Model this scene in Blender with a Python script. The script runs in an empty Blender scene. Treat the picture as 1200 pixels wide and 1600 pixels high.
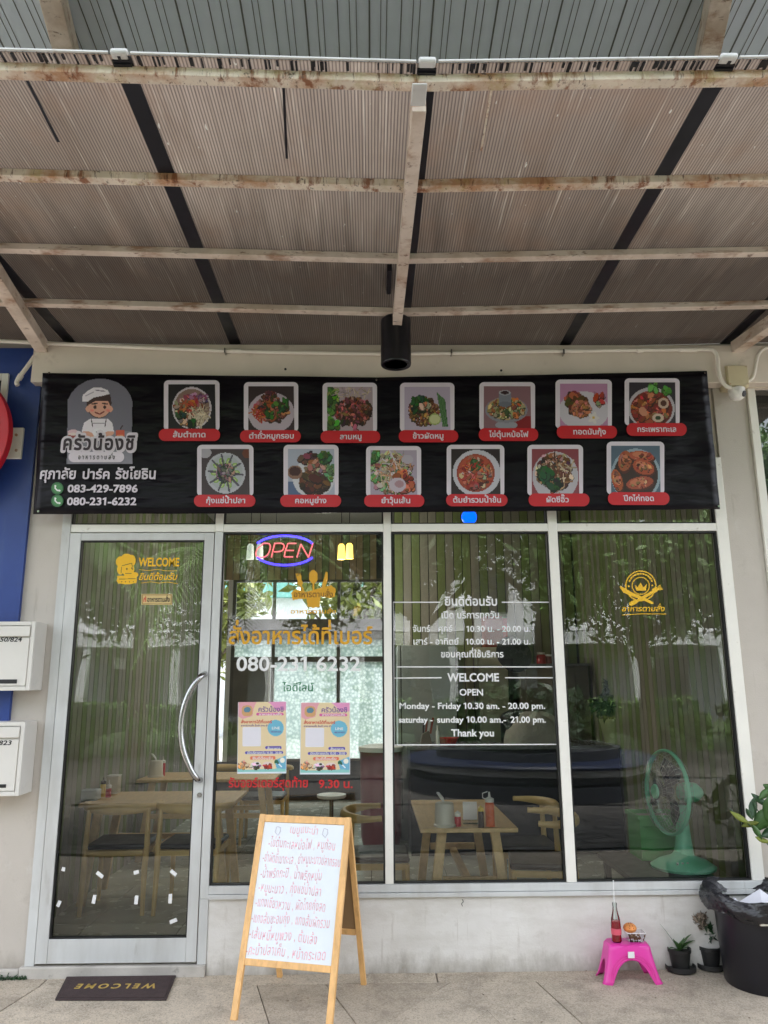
import bpy, math, random
import numpy as np
from mathutils import Matrix, Vector

# ------------------------------------------------------------------ camera, sky, sun, exposure
S = bpy.context.scene
COL = bpy.context.collection
D = math.radians
FPX = 1202.0
PITCH, YAW, ROLL = 12.5, 1.0, -0.33
CAM = Vector((0.0, -4.66, 1.55))
ROT = Matrix.Rotation(D(-YAW), 3, 'Z') @ Matrix.Rotation(D(90 + PITCH), 3, 'X') @ Matrix.Rotation(D(ROLL), 3, 'Z')
cd = bpy.data.cameras.new('camera')
cam = bpy.data.objects.new('camera', cd); COL.objects.link(cam)
cam.matrix_world = Matrix.Translation(CAM) @ ROT.to_4x4()
cd.sensor_fit = 'VERTICAL'; cd.sensor_height = 24.0; cd.lens = 24.0 * FPX / 1600.0
cd.clip_start = 0.05; cd.clip_end = 600
S.camera = cam

world = bpy.data.worlds.new('World'); S.world = world; world.use_nodes = True
wn = world.node_tree.nodes; wl = world.node_tree.links
bg = wn['Background']
sky = wn.new('ShaderNodeTexSky'); sky.sky_type = 'NISHITA'; sky.sun_disc = False
sky.sun_elevation = D(70); sky.sun_rotation = D(15); sky.dust_density = 4.0; sky.air_density = 1.0; sky.ozone_density = 1.0
hs = wn.new('ShaderNodeHueSaturation'); hs.inputs['Saturation'].default_value = 0.30
wl.new(sky.outputs[0], hs.inputs['Color']); wl.new(hs.outputs[0], bg.inputs[0])
bg.inputs[1].default_value = 0.15
sd = bpy.data.lights.new('sun', 'SUN'); sd.energy = 1.5; sd.angle = D(30); sd.color = (1.0, 0.97, 0.93)
sun = bpy.data.objects.new('sun', sd); COL.objects.link(sun)
az, el = D(15), D(70)
sdir = Vector((math.sin(az) * math.cos(el), math.cos(az) * math.cos(el), math.sin(el)))
sun.rotation_euler = sdir.to_track_quat('Z', 'Y').to_euler()
sun.location = (0, -8, 14)
vs = S.view_settings
vs.view_transform = 'Standard'; vs.look = 'None'; vs.gamma = 1.0; vs.use_curve_mapping = False
vs.exposure = 2.7
S.cycles.max_bounces = 10; S.cycles.diffuse_bounces = 5; S.cycles.glossy_bounces = 4
S.cycles.transparent_max_bounces = 24; S.cycles.transmission_bounces = 6
S.cycles.caustics_reflective = False; S.cycles.caustics_refractive = False
S.cycles.sample_clamp_indirect = 6.0
S.cycles.use_denoising = True

# ------------------------------------------------------------------ helpers
rnd = random.Random(7)
def ray(px, py):
    return ROT @ Vector(((px - 600) / FPX, -(py - 800) / FPX, -1.0))
def W(px, py, Y=0.0):                # point of the wall plane y=Y seen at that place
    r = ray(px, py); return CAM + r * ((Y - CAM.y) / r.y)
def G(px, py, Z=0.0):                # point of the level plane z=Z
    r = ray(px, py); return CAM + r * ((Z - CAM.z) / r.z)
def srgb(r, g=None, b=None):
    if g is None: r, g, b = r
    f = lambda c: (c / 255 / 12.92) if c / 255 <= 0.04045 else ((c / 255 + 0.055) / 1.055) ** 2.4
    return (f(r), f(g), f(b))

ORG = {}
def empty(name, loc=(0, 0, 0), rz=0.0):
    o = bpy.data.objects.new(name, None); COL.objects.link(o)
    o.empty_display_size = 0.05
    o.location = loc; o.rotation_euler = (0, 0, rz); ORG[o.name] = Vector(loc)
    return o
def tag(o, label=None, cat=None, group=None, kind=None):
    if label: o['label'] = label
    if cat: o['category'] = cat
    if group: o['group'] = group
    if kind: o['kind'] = kind
    return o
def thing(name, loc, label, cat, group=None, rz=0.0):
    return tag(empty(name, loc, rz), label, cat, group)
def dup(o, parent=None):
    c = o.copy(); COL.objects.link(c)
    if parent: c.parent = parent
    for ch in list(o.children): dup(ch, c)
    return c

class MB:
    def __init__(s): s.v = []; s.f = []
    def add(s, vs_, fs):
        k = len(s.v); s.v += [tuple(p) for p in vs_]; s.f += [tuple(i + k for i in f) for f in fs]; return s
    def box(s, a, b, m=None):
        x0, y0, z0 = a; x1, y1, z1 = b
        v = [(x0, y0, z0), (x1, y0, z0), (x1, y1, z0), (x0, y1, z0), (x0, y0, z1), (x1, y0, z1), (x1, y1, z1), (x0, y1, z1)]
        if m is not None: v = [m @ Vector(p) for p in v]
        return s.add(v, [(0, 3, 2, 1), (4, 5, 6, 7), (0, 1, 5, 4), (1, 2, 6, 5), (2, 3, 7, 6), (3, 0, 4, 7)])
    def beam(s, p, q, w, h, up=(0, 0, 1)):      # bar from p to q, w wide, h high
        p = Vector(p); q = Vector(q); d = (q - p).normalized(); side = d.cross(Vector(up))
        if side.length < 1e-4: side = Vector((1, 0, 0))
        side.normalize(); u = side.cross(d).normalized(); a = side * w / 2; b = u * h / 2
        v = [p - a - b, p + a - b, p + a + b, p - a + b, q - a - b, q + a - b, q + a + b, q - a + b]
        return s.add(v, [(0, 1, 2, 3), (7, 6, 5, 4), (0, 4, 5, 1), (1, 5, 6, 2), (2, 6, 7, 3), (3, 7, 4, 0)])
    def tube(s, pts, r, n=10, caps=True, flat=1.0):
        pts = [Vector(p) for p in pts]
        rs = r if isinstance(r, (list, tuple)) else [r] * len(pts)
        k = len(s.v); ref = None
        for i, p in enumerate(pts):
            t = (pts[min(i + 1, len(pts) - 1)] - pts[max(i - 1, 0)]).normalized()
            if ref is None:
                ref = Vector((0, 0, 1)) if abs(t.z) < 0.9 else Vector((1, 0, 0))
            a = t.cross(ref)
            if a.length < 1e-5: a = Vector((1, 0, 0))
            a.normalize(); b = a.cross(t).normalized(); ref = b
            for j in range(n):
                th = 2 * math.pi * j / n
                s.v.append(tuple(p + a * (math.cos(th) * rs[i]) + b * (math.sin(th) * rs[i] * flat)))
        for i in range(len(pts) - 1):
            for j in range(n):
                j2 = (j + 1) % n
                s.f.append((k + i * n + j, k + i * n + j2, k + (i + 1) * n + j2, k + (i + 1) * n + j))
        if caps:
            s.f.append(tuple(k + j for j in range(n))[::-1]); s.f.append(tuple(k + (len(pts) - 1) * n + j for j in range(n)))
        return s
    def lathe(s, prof, c=(0, 0, 0), n=24, m=None):
        k = len(s.v); c = Vector(c)
        for r, z in prof:
            for j in range(n):
                th = 2 * math.pi * j / n
                p = Vector((r * math.cos(th), r * math.sin(th), z))
                if m is not None: p = m @ p
                s.v.append(tuple(p + c))
        for i in range(len(prof) - 1):
            for j in range(n):
                j2 = (j + 1) % n
                s.f.append((k + i * n + j, k + i * n + j2, k + (i + 1) * n + j2, k + (i + 1) * n + j))
        if prof[0][0] > 1e-6: s.f.append(tuple(k + j for j in range(n))[::-1])
        if prof[-1][0] > 1e-6: s.f.append(tuple(k + (len(prof) - 1) * n + j for j in range(n)))
        return s
    def prism(s, pts, d):                       # pts: planar loop, d: extrusion vector
        n = len(pts); P = [Vector(p) for p in pts]; d = Vector(d)
        return s.add(P + [p + d for p in P], [tuple(range(n)), tuple(range(2 * n - 1, n - 1, -1))] +
                     [(i, i + n, (i + 1) % n + n, (i + 1) % n) for i in range(n)])
    def flat(s, pts): return s.add(pts, [tuple(range(len(pts)))])
    def build(s, name, mat, parent=None, bevel=0, smooth=True, angle=35, local=False, solid=0):
        off = Vector((0, 0, 0)) if (parent is None or local) else ORG.get(root_of(parent).name, Vector((0, 0, 0)))
        me = bpy.data.meshes.new(name)
        me.from_pydata([(p[0] - off.x, p[1] - off.y, p[2] - off.z) for p in s.v], [], s.f)
        import bmesh
        bm = bmesh.new(); bm.from_mesh(me); bmesh.ops.recalc_face_normals(bm, faces=bm.faces); bm.to_mesh(me); bm.free()
        if smooth:
            me.shade_smooth(); me.set_sharp_from_angle(angle=D(angle))
        me.materials.append(mat)
        o = bpy.data.objects.new(name, me); COL.objects.link(o)
        if parent: o.parent = parent
        if solid:
            md = o.modifiers.new('thickness', 'SOLIDIFY'); md.thickness = solid; md.offset = -1
        if bevel:
            md = o.modifiers.new('bevel', 'BEVEL'); md.width = bevel; md.segments = 2; md.limit_method = 'ANGLE'; md.angle_limit = D(40)
            md.harden_normals = False
        return o
def root_of(o):
    while o.parent: o = o.parent
    return o
def part(name, mat, parent, fn, **k):
    m = MB(); fn(m); return m.build(name, mat, parent, **k)
def bx(name, mat, parent, a, b, **k):
    return MB().box(a, b).build(name, mat, parent, **k)

# ------------------------------------------------------------------ materials
def newmat(name):
    m = bpy.data.materials.new(name); m.use_nodes = True
    nt = m.node_tree; return m, nt, nt.nodes['Principled BSDF'], nt.nodes['Material Output']
def node(nt, t, **k):
    n = nt.nodes.new(t)
    for a, b in k.items():
        if a in n.inputs: n.inputs[a].default_value = b
        else: setattr(n, a, b)
    return n
def coords(nt, scale=(1, 1, 1), kind='Object'):
    tc = node(nt, 'ShaderNodeTexCoord'); mp = node(nt, 'ShaderNodeMapping')
    mp.inputs['Scale'].default_value = scale
    nt.links.new(tc.outputs[kind], mp.inputs['Vector']); return mp.outputs[0]
def noise(nt, vec, scale, detail=4, rough=0.55):
    n = node(nt, 'ShaderNodeTexNoise'); n.inputs['Scale'].default_value = scale
    n.inputs['Detail'].default_value = detail; n.inputs['Roughness'].default_value = rough
    nt.links.new(vec, n.inputs['Vector']); return n.outputs['Fac']
def ramp(nt, fac, a, b):
    r = node(nt, 'ShaderNodeMapRange'); r.inputs['From Min'].default_value = a; r.inputs['From Max'].default_value = b
    nt.links.new(fac, r.inputs['Value']); return r.outputs[0]
def mix(nt, fac, a, b, mode='MIX'):
    n = node(nt, 'ShaderNodeMix', data_type='RGBA', blend_type=mode)
    if isinstance(fac, float): n.inputs[0].default_value = fac
    else: nt.links.new(fac, n.inputs[0])
    for i, c in ((6, a), (7, b)):
        if isinstance(c, tuple): n.inputs[i].default_value = (*c[:3], 1)
        else: nt.links.new(c, n.inputs[i])
    return n.outputs[2]
def scl(c, k): return tuple(min(1, x * k) for x in c)
def pm(name, col, rough=0.5, metal=0.0, var=0.12, vs_=6.0, bump=0.0, bs=60.0, stain=None, emit=None, es=1.0,
       stretch=(1, 1, 1), coat=0.0, spec=0.5, fine=0.0, fs=300.0):
    m, nt, p, out = newmat(name); L = nt.links
    v = coords(nt, stretch)
    c = col
    if var > 0:
        c = mix(nt, ramp(nt, noise(nt, v, vs_, 6), 0.3, 0.7), scl(col, 1 - var), scl(col, 1 + var))
    if fine > 0:
        c = mix(nt, ramp(nt, noise(nt, v, fs, 2), 0.35, 0.65), c, mix(nt, fine, c, scl(col, 0.35)))
    for st in (stain or []):                    # (colour, scale, lo, hi, amount[, stretch])
        vv = coords(nt, st[5]) if len(st) > 5 else v
        n = ramp(nt, noise(nt, vv, st[1], 8, 0.65), st[2], st[3])
        mm = node(nt, 'ShaderNodeMath', operation='MULTIPLY'); L.new(n, mm.inputs[0]); mm.inputs[1].default_value = st[4]
        c = mix(nt, mm.outputs[0], c, st[0])
    if isinstance(c, tuple): p.inputs['Base Color'].default_value = (*c, 1)
    else: L.new(c, p.inputs['Base Color'])
    r = ramp(nt, noise(nt, v, vs_ * 2.3), 0.2, 0.8)
    mr = node(nt, 'ShaderNodeMapRange'); L.new(r, mr.inputs[0]); mr.inputs['To Min'].default_value = max(0.02, rough - 0.08); mr.inputs['To Max'].default_value = min(1, rough + 0.08)
    L.new(mr.outputs[0], p.inputs['Roughness'])
    p.inputs['Metallic'].default_value = metal
    p.inputs['Specular IOR Level'].default_value = spec
    p.inputs['Coat Weight'].default_value = coat
    if bump:
        b = node(nt, 'ShaderNodeBump'); b.inputs['Strength'].default_value = 1.0; b.inputs['Distance'].default_value = bump
        L.new(noise(nt, v, bs, 5, 0.6), b.inputs['Height']); L.new(b.outputs[0], p.inputs['Normal'])
    if emit:
        p.inputs['Emission Color'].default_value = (*emit, 1); p.inputs['Emission Strength'].default_value = es
    return m
def vcolmat(name, rough=0.45):
    m, nt, p, out = newmat(name)
    a = node(nt, 'ShaderNodeAttribute', attribute_name='Col'); nt.links.new(a.outputs['Color'], p.inputs['Base Color'])
    p.inputs['Roughness'].default_value = rough; return m
def glassmat(name, tint=(0.955, 0.972, 0.96), rough=0.0, ior=1.5):
    m, nt, p, out = newmat(name); L = nt.links; nt.nodes.remove(p)
    t = node(nt, 'ShaderNodeBsdfTransparent'); t.inputs[0].default_value = (*tint, 1)
    g = node(nt, 'ShaderNodeBsdfGlossy'); g.inputs['Roughness'].default_value = rough
    # float glass is never quite flat
    b = node(nt, 'ShaderNodeBump'); b.inputs['Strength'].default_value = 1.0; b.inputs['Distance'].default_value = 0.0012
    L.new(noise(nt, coords(nt), 2.2, 1), b.inputs['Height']); L.new(b.outputs[0], g.inputs['Normal'])
    f = node(nt, 'ShaderNodeFresnel'); f.inputs[0].default_value = ior
    x = node(nt, 'ShaderNodeMixShader'); L.new(f.outputs[0], x.inputs[0]); L.new(t.outputs[0], x.inputs[1]); L.new(g.outputs[0], x.inputs[2])
    L.new(x.outputs[0], out.inputs[0]); return m

CREAM = (0.62, 0.57, 0.50)
M = {}
def base_dirt(m, z0, amt):
    nt = m.node_tree; p = nt.nodes['Principled BSDF']; L = nt.links; src = p.inputs['Base Color'].links[0].from_socket; v = coords(nt)
    se = node(nt, 'ShaderNodeSeparateXYZ'); L.new(v, se.inputs[0]); a = node(nt, 'ShaderNodeMath', operation='MULTIPLY_ADD'); L.new(noise(nt, coords(nt, (1, 1, .4)), 9, 7, .7), a.inputs[0]); a.inputs[1].default_value = -.28; L.new(se.outputs[2], a.inputs[2])
    mm = node(nt, 'ShaderNodeMath', operation='MULTIPLY'); L.new(ramp(nt, a.outputs[0], z0 - .10, z0 - .24), mm.inputs[0]); mm.inputs[1].default_value = amt
    L.new(mix(nt, mm.outputs[0], src, (0.22, 0.19, 0.15)), p.inputs['Base Color'])
M['low'] = pm('low_wall_paint', (0.74, 0.72, 0.69), 0.75, var=0.05, vs_=2.2, bump=0.0012, bs=120,
               stain=[((0.52, 0.48, 0.43), 1.6, 0.52, 0.8, 0.5), ((0.42, 0.38, 0.33), 9, 0.58, 0.72, 0.35), ((0.56, 0.53, 0.48), 2.5, 0.45, 0.65, 0.6, (1, 1, 3)), ((0.38, 0.33, 0.28), 7, 0.6, 0.68, 0.3, (4, 1, .35))])
M['wall'] = pm('cream_paint', (0.54, 0.495, 0.445), 0.75, var=0.05, vs_=2.2, bump=0.0012, bs=120,
               stain=[((0.42, 0.38, 0.33), 1.6, 0.52, 0.8, 0.5), ((0.34, 0.30, 0.26), 9, 0.58, 0.72, 0.35), ((0.30, 0.26, 0.21), 6, 0.62, 0.70, 0.35, (4, 1, .3)), ((0.7, 0.69, 0.67), 3, 0.6, 0.7, 0.4)])
base_dirt(M['low'], 0.06, 0.8); base_dirt(M['wall'], 0.08, 0.7)
M['beam'] = pm('beam_paint', (0.72, 0.64, 0.56), 0.65, var=0.07, vs_=3, stain=[((0.28, 0.22, 0.17), 4, 0.6, 0.75, 0.5)])
M['step'] = pm('step_cement', (0.50, 0.47, 0.43), 0.85, var=0.12, vs_=7, bump=0.002, bs=80, stain=[((0.12, 0.11, 0.10), 11, 0.6, 0.72, 0.7), ((0.3, 0.28, 0.24), 3, 0.5, 0.7, 0.6)])
M['alu'] = pm('window_frame_paint', (0.60, 0.61, 0.605), 0.38, var=0.06, vs_=4, stain=[((0.45, 0.44, 0.42), 2.2, 0.45, 0.7, 0.6, (3, 1, 0.6)), ((0.32, 0.30, 0.27), 14, 0.64, 0.74, 0.45, (1, 1, 0.25))])
M['alu_cream'] = pm('frame_paint_cream', (0.84, 0.82, 0.76), 0.45, var=0.05, vs_=4, stain=[((0.33, 0.27, 0.2), 16, 0.64, 0.74, 0.5)])
M['gasket'] = pm('black_rubber', (0.012, 0.012, 0.012), 0.6, var=0.2)
M['glass'] = glassmat('window_glass', ior=1.6)
M['steel_paint'] = pm('cream_painted_steel', (0.74, 0.645, 0.57), 0.6, var=0.12, vs_=5,
                      stain=[((0.30, 0.13, 0.06), 6, 0.54, 0.66, 0.8, (0.7, 1, 3)), ((0.42, 0.30, 0.21), 3, 0.45, 0.65, 0.6), ((0.16, 0.07, 0.04), 26, 0.60, 0.68, 0.8, (0.6, 1, 2.5)), ((0.08, 0.06, 0.05), 40, 0.66, 0.70, 0.8, (0.4, 1, 2))])
M['steel_rust'] = pm('rust_stained_steel', (0.80, 0.71, 0.60), 0.65, var=0.14, vs_=5,
                     stain=[((0.46, 0.21, 0.08), 4, 0.45, 0.60, 0.85, (1, 1, 1.5)), ((0.26, 0.085, 0.03), 13, 0.52, 0.62, 0.9, (1.5, 1, 0.35)), ((0.5, 0.42, 0.18), 9, 0.55, 0.68, 0.6, (1, 1, .3)), ((0.07, 0.05, 0.04), 24, 0.62, 0.68, 0.85), ((0.10, 0.04, 0.02), 36, 0.6, 0.66, .8, (2, 1, .3))])
M['black_joint'] = pm('black_joint_strip', (0.010, 0.010, 0.016), 0.4, var=0.3)
M['white_trim'] = pm('white_edge_trim', (0.66, 0.66, 0.65), 0.4, var=0.12, vs_=9, stain=[((0.3, 0.25, 0.2), 14, 0.6, 0.72, 0.6)])
M['black_lamp'] = pm('black_powder_coat', (0.008, 0.008, 0.012), 0.32, var=0.2)
M['pipe'] = pm('ivory_pvc', (0.80, 0.75, 0.68), 0.4, var=0.05)
M['cream_box'] = pm('aged_ivory_plastic', (0.62, 0.54, 0.36), 0.45, var=0.06)
M['white_plastic'] = pm('white_plastic', (0.84, 0.83, 0.81), 0.35, var=0.04)
M['mailbox'] = pm('mailbox_enamel', (0.68, 0.66, 0.62), 0.38, var=0.05, vs_=3, stain=[((0.4, 0.38, 0.34), 5, 0.62, 0.75, 0.4)])
M['black'] = pm('black_print', (0.012, 0.012, 0.014), 0.5, var=0)
M['blue_wall'] = pm('blue_cladding', srgb(34, 62, 132), 0.45, var=0.16, vs_=2.5, stain=[(srgb(60, 84, 140), 5, 0.55, 0.7, 0.4, (3, 1, .5)), (srgb(20, 40, 95), 3, 0.5, 0.7, 0.5), (srgb(190, 195, 210), 24, 0.74, 0.78, 0.6)])
M['red'] = pm('red_vinyl', srgb(190, 24, 38), 0.4, var=0.06)
M['yellow'] = pm('yellow_vinyl', srgb(235, 180, 40), 0.4, var=0.05)
M['white_print'] = pm('white_vinyl', (0.80, 0.80, 0.80), 0.5, var=0)
M['lilac_white'] = pm('banner_white_ink', (0.68, 0.62, 0.70), 0.5, var=0.04)
M['gold'] = pm('gold_vinyl', srgb(214, 158, 30), 0.45, var=0.08)
M['bright_gold'] = pm('yellow_gold_vinyl', srgb(240, 184, 20), 0.45, var=0.05)
M['green_print'] = pm('green_vinyl', srgb(40, 110, 75), 0.5, var=0)
M['red_print'] = pm('red_letter_vinyl', srgb(205, 40, 45), 0.5, var=0)
M['mat'] = pm('doormat_fibre', srgb(74, 58, 58), 0.95, var=0.15, vs_=20, bump=0.004, bs=350, fine=0.5, fs=500)
M['mat_edge'] = pm('doormat_edging', srgb(60, 48, 48), 0.8, var=0.1)
M['mat_gold'] = pm('doormat_letters', srgb(190, 160, 80), 0.9, var=0.15, vs_=40)
M['pine'] = pm('varnished_pine', srgb(226, 178, 116), 0.42, var=0.13, vs_=7, stretch=(6, 6, 0.7), stain=[(srgb(170, 105, 50), 6, 0.55, 0.75, 0.5, (8, 8, 0.8))])
M['hardboard'] = pm('brown_hardboard', srgb(140, 112, 78), 0.8, var=0.08)
M['whiteboard'] = pm('whiteboard', (0.74, 0.79, 0.83), 0.22, var=0.03, vs_=3, stain=[((0.62, 0.6, 0.68), 4, 0.55, 0.75, 0.25)])
M['marker'] = pm('faded_red_marker', srgb(236, 168, 180), 0.7, var=0.3, vs_=60)
M['marker_grey'] = pm('faded_grey_marker', srgb(188, 178, 196), 0.7, var=0.1)
M['pink'] = pm('pink_plastic', srgb(228, 66, 168), 0.33, var=0.05, vs_=4)
M['bin'] = pm('black_bin_plastic', (0.007, 0.007, 0.011), 0.38, var=0.25, vs_=10, bump=0.0006, bs=40)
M['bag'] = pm('black_bin_liner', (0.010, 0.010, 0.014), 0.2, var=0.3, bump=0.012, bs=22, spec=0.7)
M['paper'] = pm('crumpled_paper', (0.72, 0.72, 0.78), 0.7, var=0.05, bump=0.002, bs=30)
M['pot'] = pm('black_plant_pot', (0.02, 0.02, 0.02), 0.5, var=0.3, bump=0.001)
M['soil'] = pm('potting_soil', (0.04, 0.028, 0.018), 0.95, var=0.4, vs_=60, bump=0.006, bs=90)
M['leaf'] = pm('leaf_green', (0.045, 0.11, 0.025), 0.45, var=0.45, vs_=8)
M['leaf_dark'] = pm('dark_leaf_green', (0.018, 0.055, 0.018), 0.4, var=0.45, vs_=5)
M['tree_leaf'] = pm('bright_tree_leaf', (0.12, 0.22, 0.055), 0.5, var=0.45, vs_=3)  # brighter leaf green for the planting out front
M['tree_leaf_dark'] = pm('deep_tree_leaf', (0.085, 0.14, 0.05), 0.5, var=0.45, vs_=3)
M['leaf_yel'] = pm('yellow_green_leaf', (0.16, 0.19, 0.03), 0.5, var=0.4, vs_=6)
M['leaf_dead'] = pm('withered_leaf', (0.26, 0.21, 0.16), 0.9, var=0.4, vs_=30)
M['bark'] = pm('tree_bark', (0.13, 0.10, 0.07), 0.9, var=0.3, vs_=12, bump=0.01, bs=20)
M['fan_green'] = pm('mint_green_plastic', srgb(150, 238, 200), 0.35, var=0.04)
M['crate_green'] = pm('green_crate_plastic', srgb(95, 175, 100), 0.5, var=0.08)
M['smoke'] = pm('smoked_fan_blade', (0.05, 0.055, 0.07), 0.25, var=0.1)
M['wire'] = pm('chrome_wire', (0.5, 0.55, 0.52), 0.3, metal=0.8, var=0.05)
M['chrome'] = pm('brushed_steel', (0.42, 0.42, 0.42), 0.20, metal=1.0, var=0.05, stretch=(1, 1, 6))
M['oak'] = pm('light_oak', srgb(224, 192, 142), 0.45, var=0.12, vs_=8, stretch=(5, 1, 5))
M['ash'] = pm('pale_chair_wood', srgb(228, 194, 132), 0.4, var=0.1, vs_=9)
M['seat'] = pm('black_seat_vinyl', (0.02, 0.02, 0.026), 0.4, var=0.1)
M['tissue_cup'] = pm('cream_plastic', (0.70, 0.67, 0.58), 0.35, var=0.03)
M['orange_sauce'] = pm('orange_bottle', srgb(226, 98, 30), 0.3, var=0.04)
M['ketchup'] = pm('red_bottle', srgb(190, 20, 40), 0.3, var=0.04)
M['brown_glass'] = pm('brown_sauce', (0.03, 0.012, 0.006), 0.15, var=0.1)
M['mustard'] = pm('yellow_cap', srgb(235, 200, 60), 0.4, var=0.03)
M['board_a'] = pm('olive_wall_slat', (0.20, 0.25, 0.105), 0.6, var=0.18, vs_=5, stretch=(3, 3, 0.4))
M['board_b'] = pm('grey_brown_wall_slat', (0.31, 0.30, 0.25), 0.6, var=0.15, vs_=5, stretch=(3, 3, 0.4))
M['board_c'] = pm('tan_wall_slat', (0.40, 0.31, 0.18), 0.6, var=0.18, vs_=5, stretch=(3, 3, 0.4))
M['floor_in'] = pm('grey_floor_tile', (0.46, 0.48, 0.43), 0.25, var=0.1, vs_=3)
M['grout'] = pm('dark_grout', (0.08, 0.08, 0.07), 0.8, var=0.1)
M['ceil'] = pm('ceiling_board', (0.55, 0.54, 0.5), 0.8, var=0.04)
M['fridge'] = pm('grey_fridge_door', (0.30, 0.34, 0.33), 0.3, var=0.06, vs_=2)
M['cream_door'] = pm('cream_cupboard', (0.55, 0.53, 0.40), 0.5, var=0.06)
M['brown_cab'] = pm('taupe_cabinet', (0.16, 0.14, 0.11), 0.5, var=0.1)
M['dark'] = pm('dark_counter_front', (0.02, 0.022, 0.03), 0.4, var=0.2)
M['counter_top'] = pm('counter_stone', (0.18, 0.19, 0.2), 0.25, var=0.2, vs_=12)
M['cloth'] = pm('pale_grey_cloth', (0.42, 0.40, 0.36), 0.9, var=0.1, bump=0.01, bs=14)
M['maroon'] = pm('maroon_plastic', srgb(112, 22, 40), 0.35, var=0.06)
M['box_red'] = pm('brick_red_box', srgb(140, 48, 30), 0.6, var=0.1)
M['lamp_warm'] = pm('lit_yellow_shade', (0.8, 0.6, 0.2), 0.5, var=0, emit=(1.0, 0.62, 0.10), es=0.55)
M['lamp_white'] = pm('lit_white_shade', (0.8, 0.8, 0.75), 0.5, var=0, emit=(0.8, 0.9, 0.8), es=0.10)
M['blue_lamp'] = pm('lit_blue_globe', (0.02, 0.1, 0.6), 0.3, var=0, emit=(0.0, 0.09, 1.0), es=0.42)
M['neon_blue'] = pm('blue_neon_tube', (0.1, 0.1, 0.6), 0.3, var=0, emit=(0.05, 0.03, 1.0), es=0.75)
M['neon_red'] = pm('pink_neon_tube', (0.7, 0.2, 0.2), 0.3, var=0, emit=(1.0, 0.16, 0.18), es=0.26)
M['acrylic'] = glassmat('clear_acrylic', (0.93, 0.94, 0.95), 0.03, 1.35)
M['bottle_glass'] = glassmat('bottle_glass', (0.88, 0.92, 0.9), 0.0, 1.5)
M['red_drink'] = pm('red_soda', srgb(200, 20, 50), 0.15, var=0.05, coat=0.4)
M['bread'] = pm('bread_crust', srgb(222, 145, 80), 0.7, var=0.2, vs_=30)
M['brick'] = pm('paving_brick', (0.10, 0.093, 0.085), 0.85, var=0.45, vs_=3, bump=0.003, bs=50)
M['house_white'] = pm('white_house_wall', (0.72, 0.73, 0.74), 0.8, var=0.04)
M['house_grey'] = pm('grey_house_panel', (0.30, 0.33, 0.34), 0.7, var=0.1)
M['house_dark'] = pm('dark_window_glass', (0.03, 0.035, 0.04), 0.15, var=0.1)
M['teal_roof'] = pm('teal_roof_tiles', (0.20, 0.50, 0.46), 0.6, var=0.08)
M['concrete'] = pm('grey_concrete', (0.30, 0.30, 0.29), 0.8, var=0.12)
M['navy'] = pm('navy_seat_top', (0.012, 0.02, 0.06), 0.4, var=0.2)
M['grass'] = pm('worn_ground', (0.17, 0.165, 0.155), 0.95, var=0.4, vs_=2)

def slabmat():
    m, nt, p, out = newmat('exposed_aggregate_slab'); L = nt.links
    v = coords(nt)
    c = mix(nt, ramp(nt, noise(nt, v, 1.7, 5), 0.35, 0.7), (0.62, 0.53, 0.42), (0.47, 0.40, 0.31))
    c = mix(nt, ramp(nt, noise(nt, v, 7, 6, 0.7), 0.5, 0.72), c, (0.31, 0.26, 0.20))
    c = mix(nt, ramp(nt, noise(nt, v, 2.6, 7, 0.75), 0.50, 0.64), c, mix(nt, 0.6, c, (0.21, 0.17, 0.13)))
    c = mix(nt, ramp(nt, noise(nt, v, 15, 6, 0.8), 0.56, 0.68), c, mix(nt, 0.45, c, (0.20, 0.165, 0.13)))
    vo = node(nt, 'ShaderNodeTexVoronoi'); vo.inputs['Scale'].default_value = 170; L.new(v, vo.inputs['Vector'])
    sp = node(nt, 'ShaderNodeSeparateColor'); L.new(vo.outputs['Color'], sp.inputs[0])
    c = mix(nt, ramp(nt, sp.outputs[0], 0.62, 0.7), c, mix(nt, 0.25, c, (0.80, 0.72, 0.60)))
    c = mix(nt, ramp(nt, sp.outputs[1], 0.72, 0.78), c, mix(nt, 0.28, c, (0.08, 0.07, 0.055)))
    c = mix(nt, ramp(nt, noise(nt, v, 34, 2), 0.73, 0.76), c, (0.07, 0.055, 0.045))
    oi = node(nt, 'ShaderNodeObjectInfo'); c = mix(nt, ramp(nt, oi.outputs['Random'], 0.0, 1.0), mix(nt, 0.30, c, (0.25, 0.21, 0.16)), mix(nt, 0.10, c, (0.7, 0.62, 0.5)))
    c = mix(nt, ramp(nt, noise(nt, v, 90, 3, .6), .60, .68), c, mix(nt, 0.5, c, (0.10, 0.08, 0.06)))
    L.new(c, p.inputs['Base Color']); p.inputs['Roughness'].default_value = 0.85
    b = node(nt, 'ShaderNodeBump'); b.inputs['Distance'].default_value = 0.0015
    L.new(vo.outputs['Distance'], b.inputs['Height']); L.new(b.outputs[0], p.inputs['Normal'])
    return m
M['slab'] = slabmat()

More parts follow.
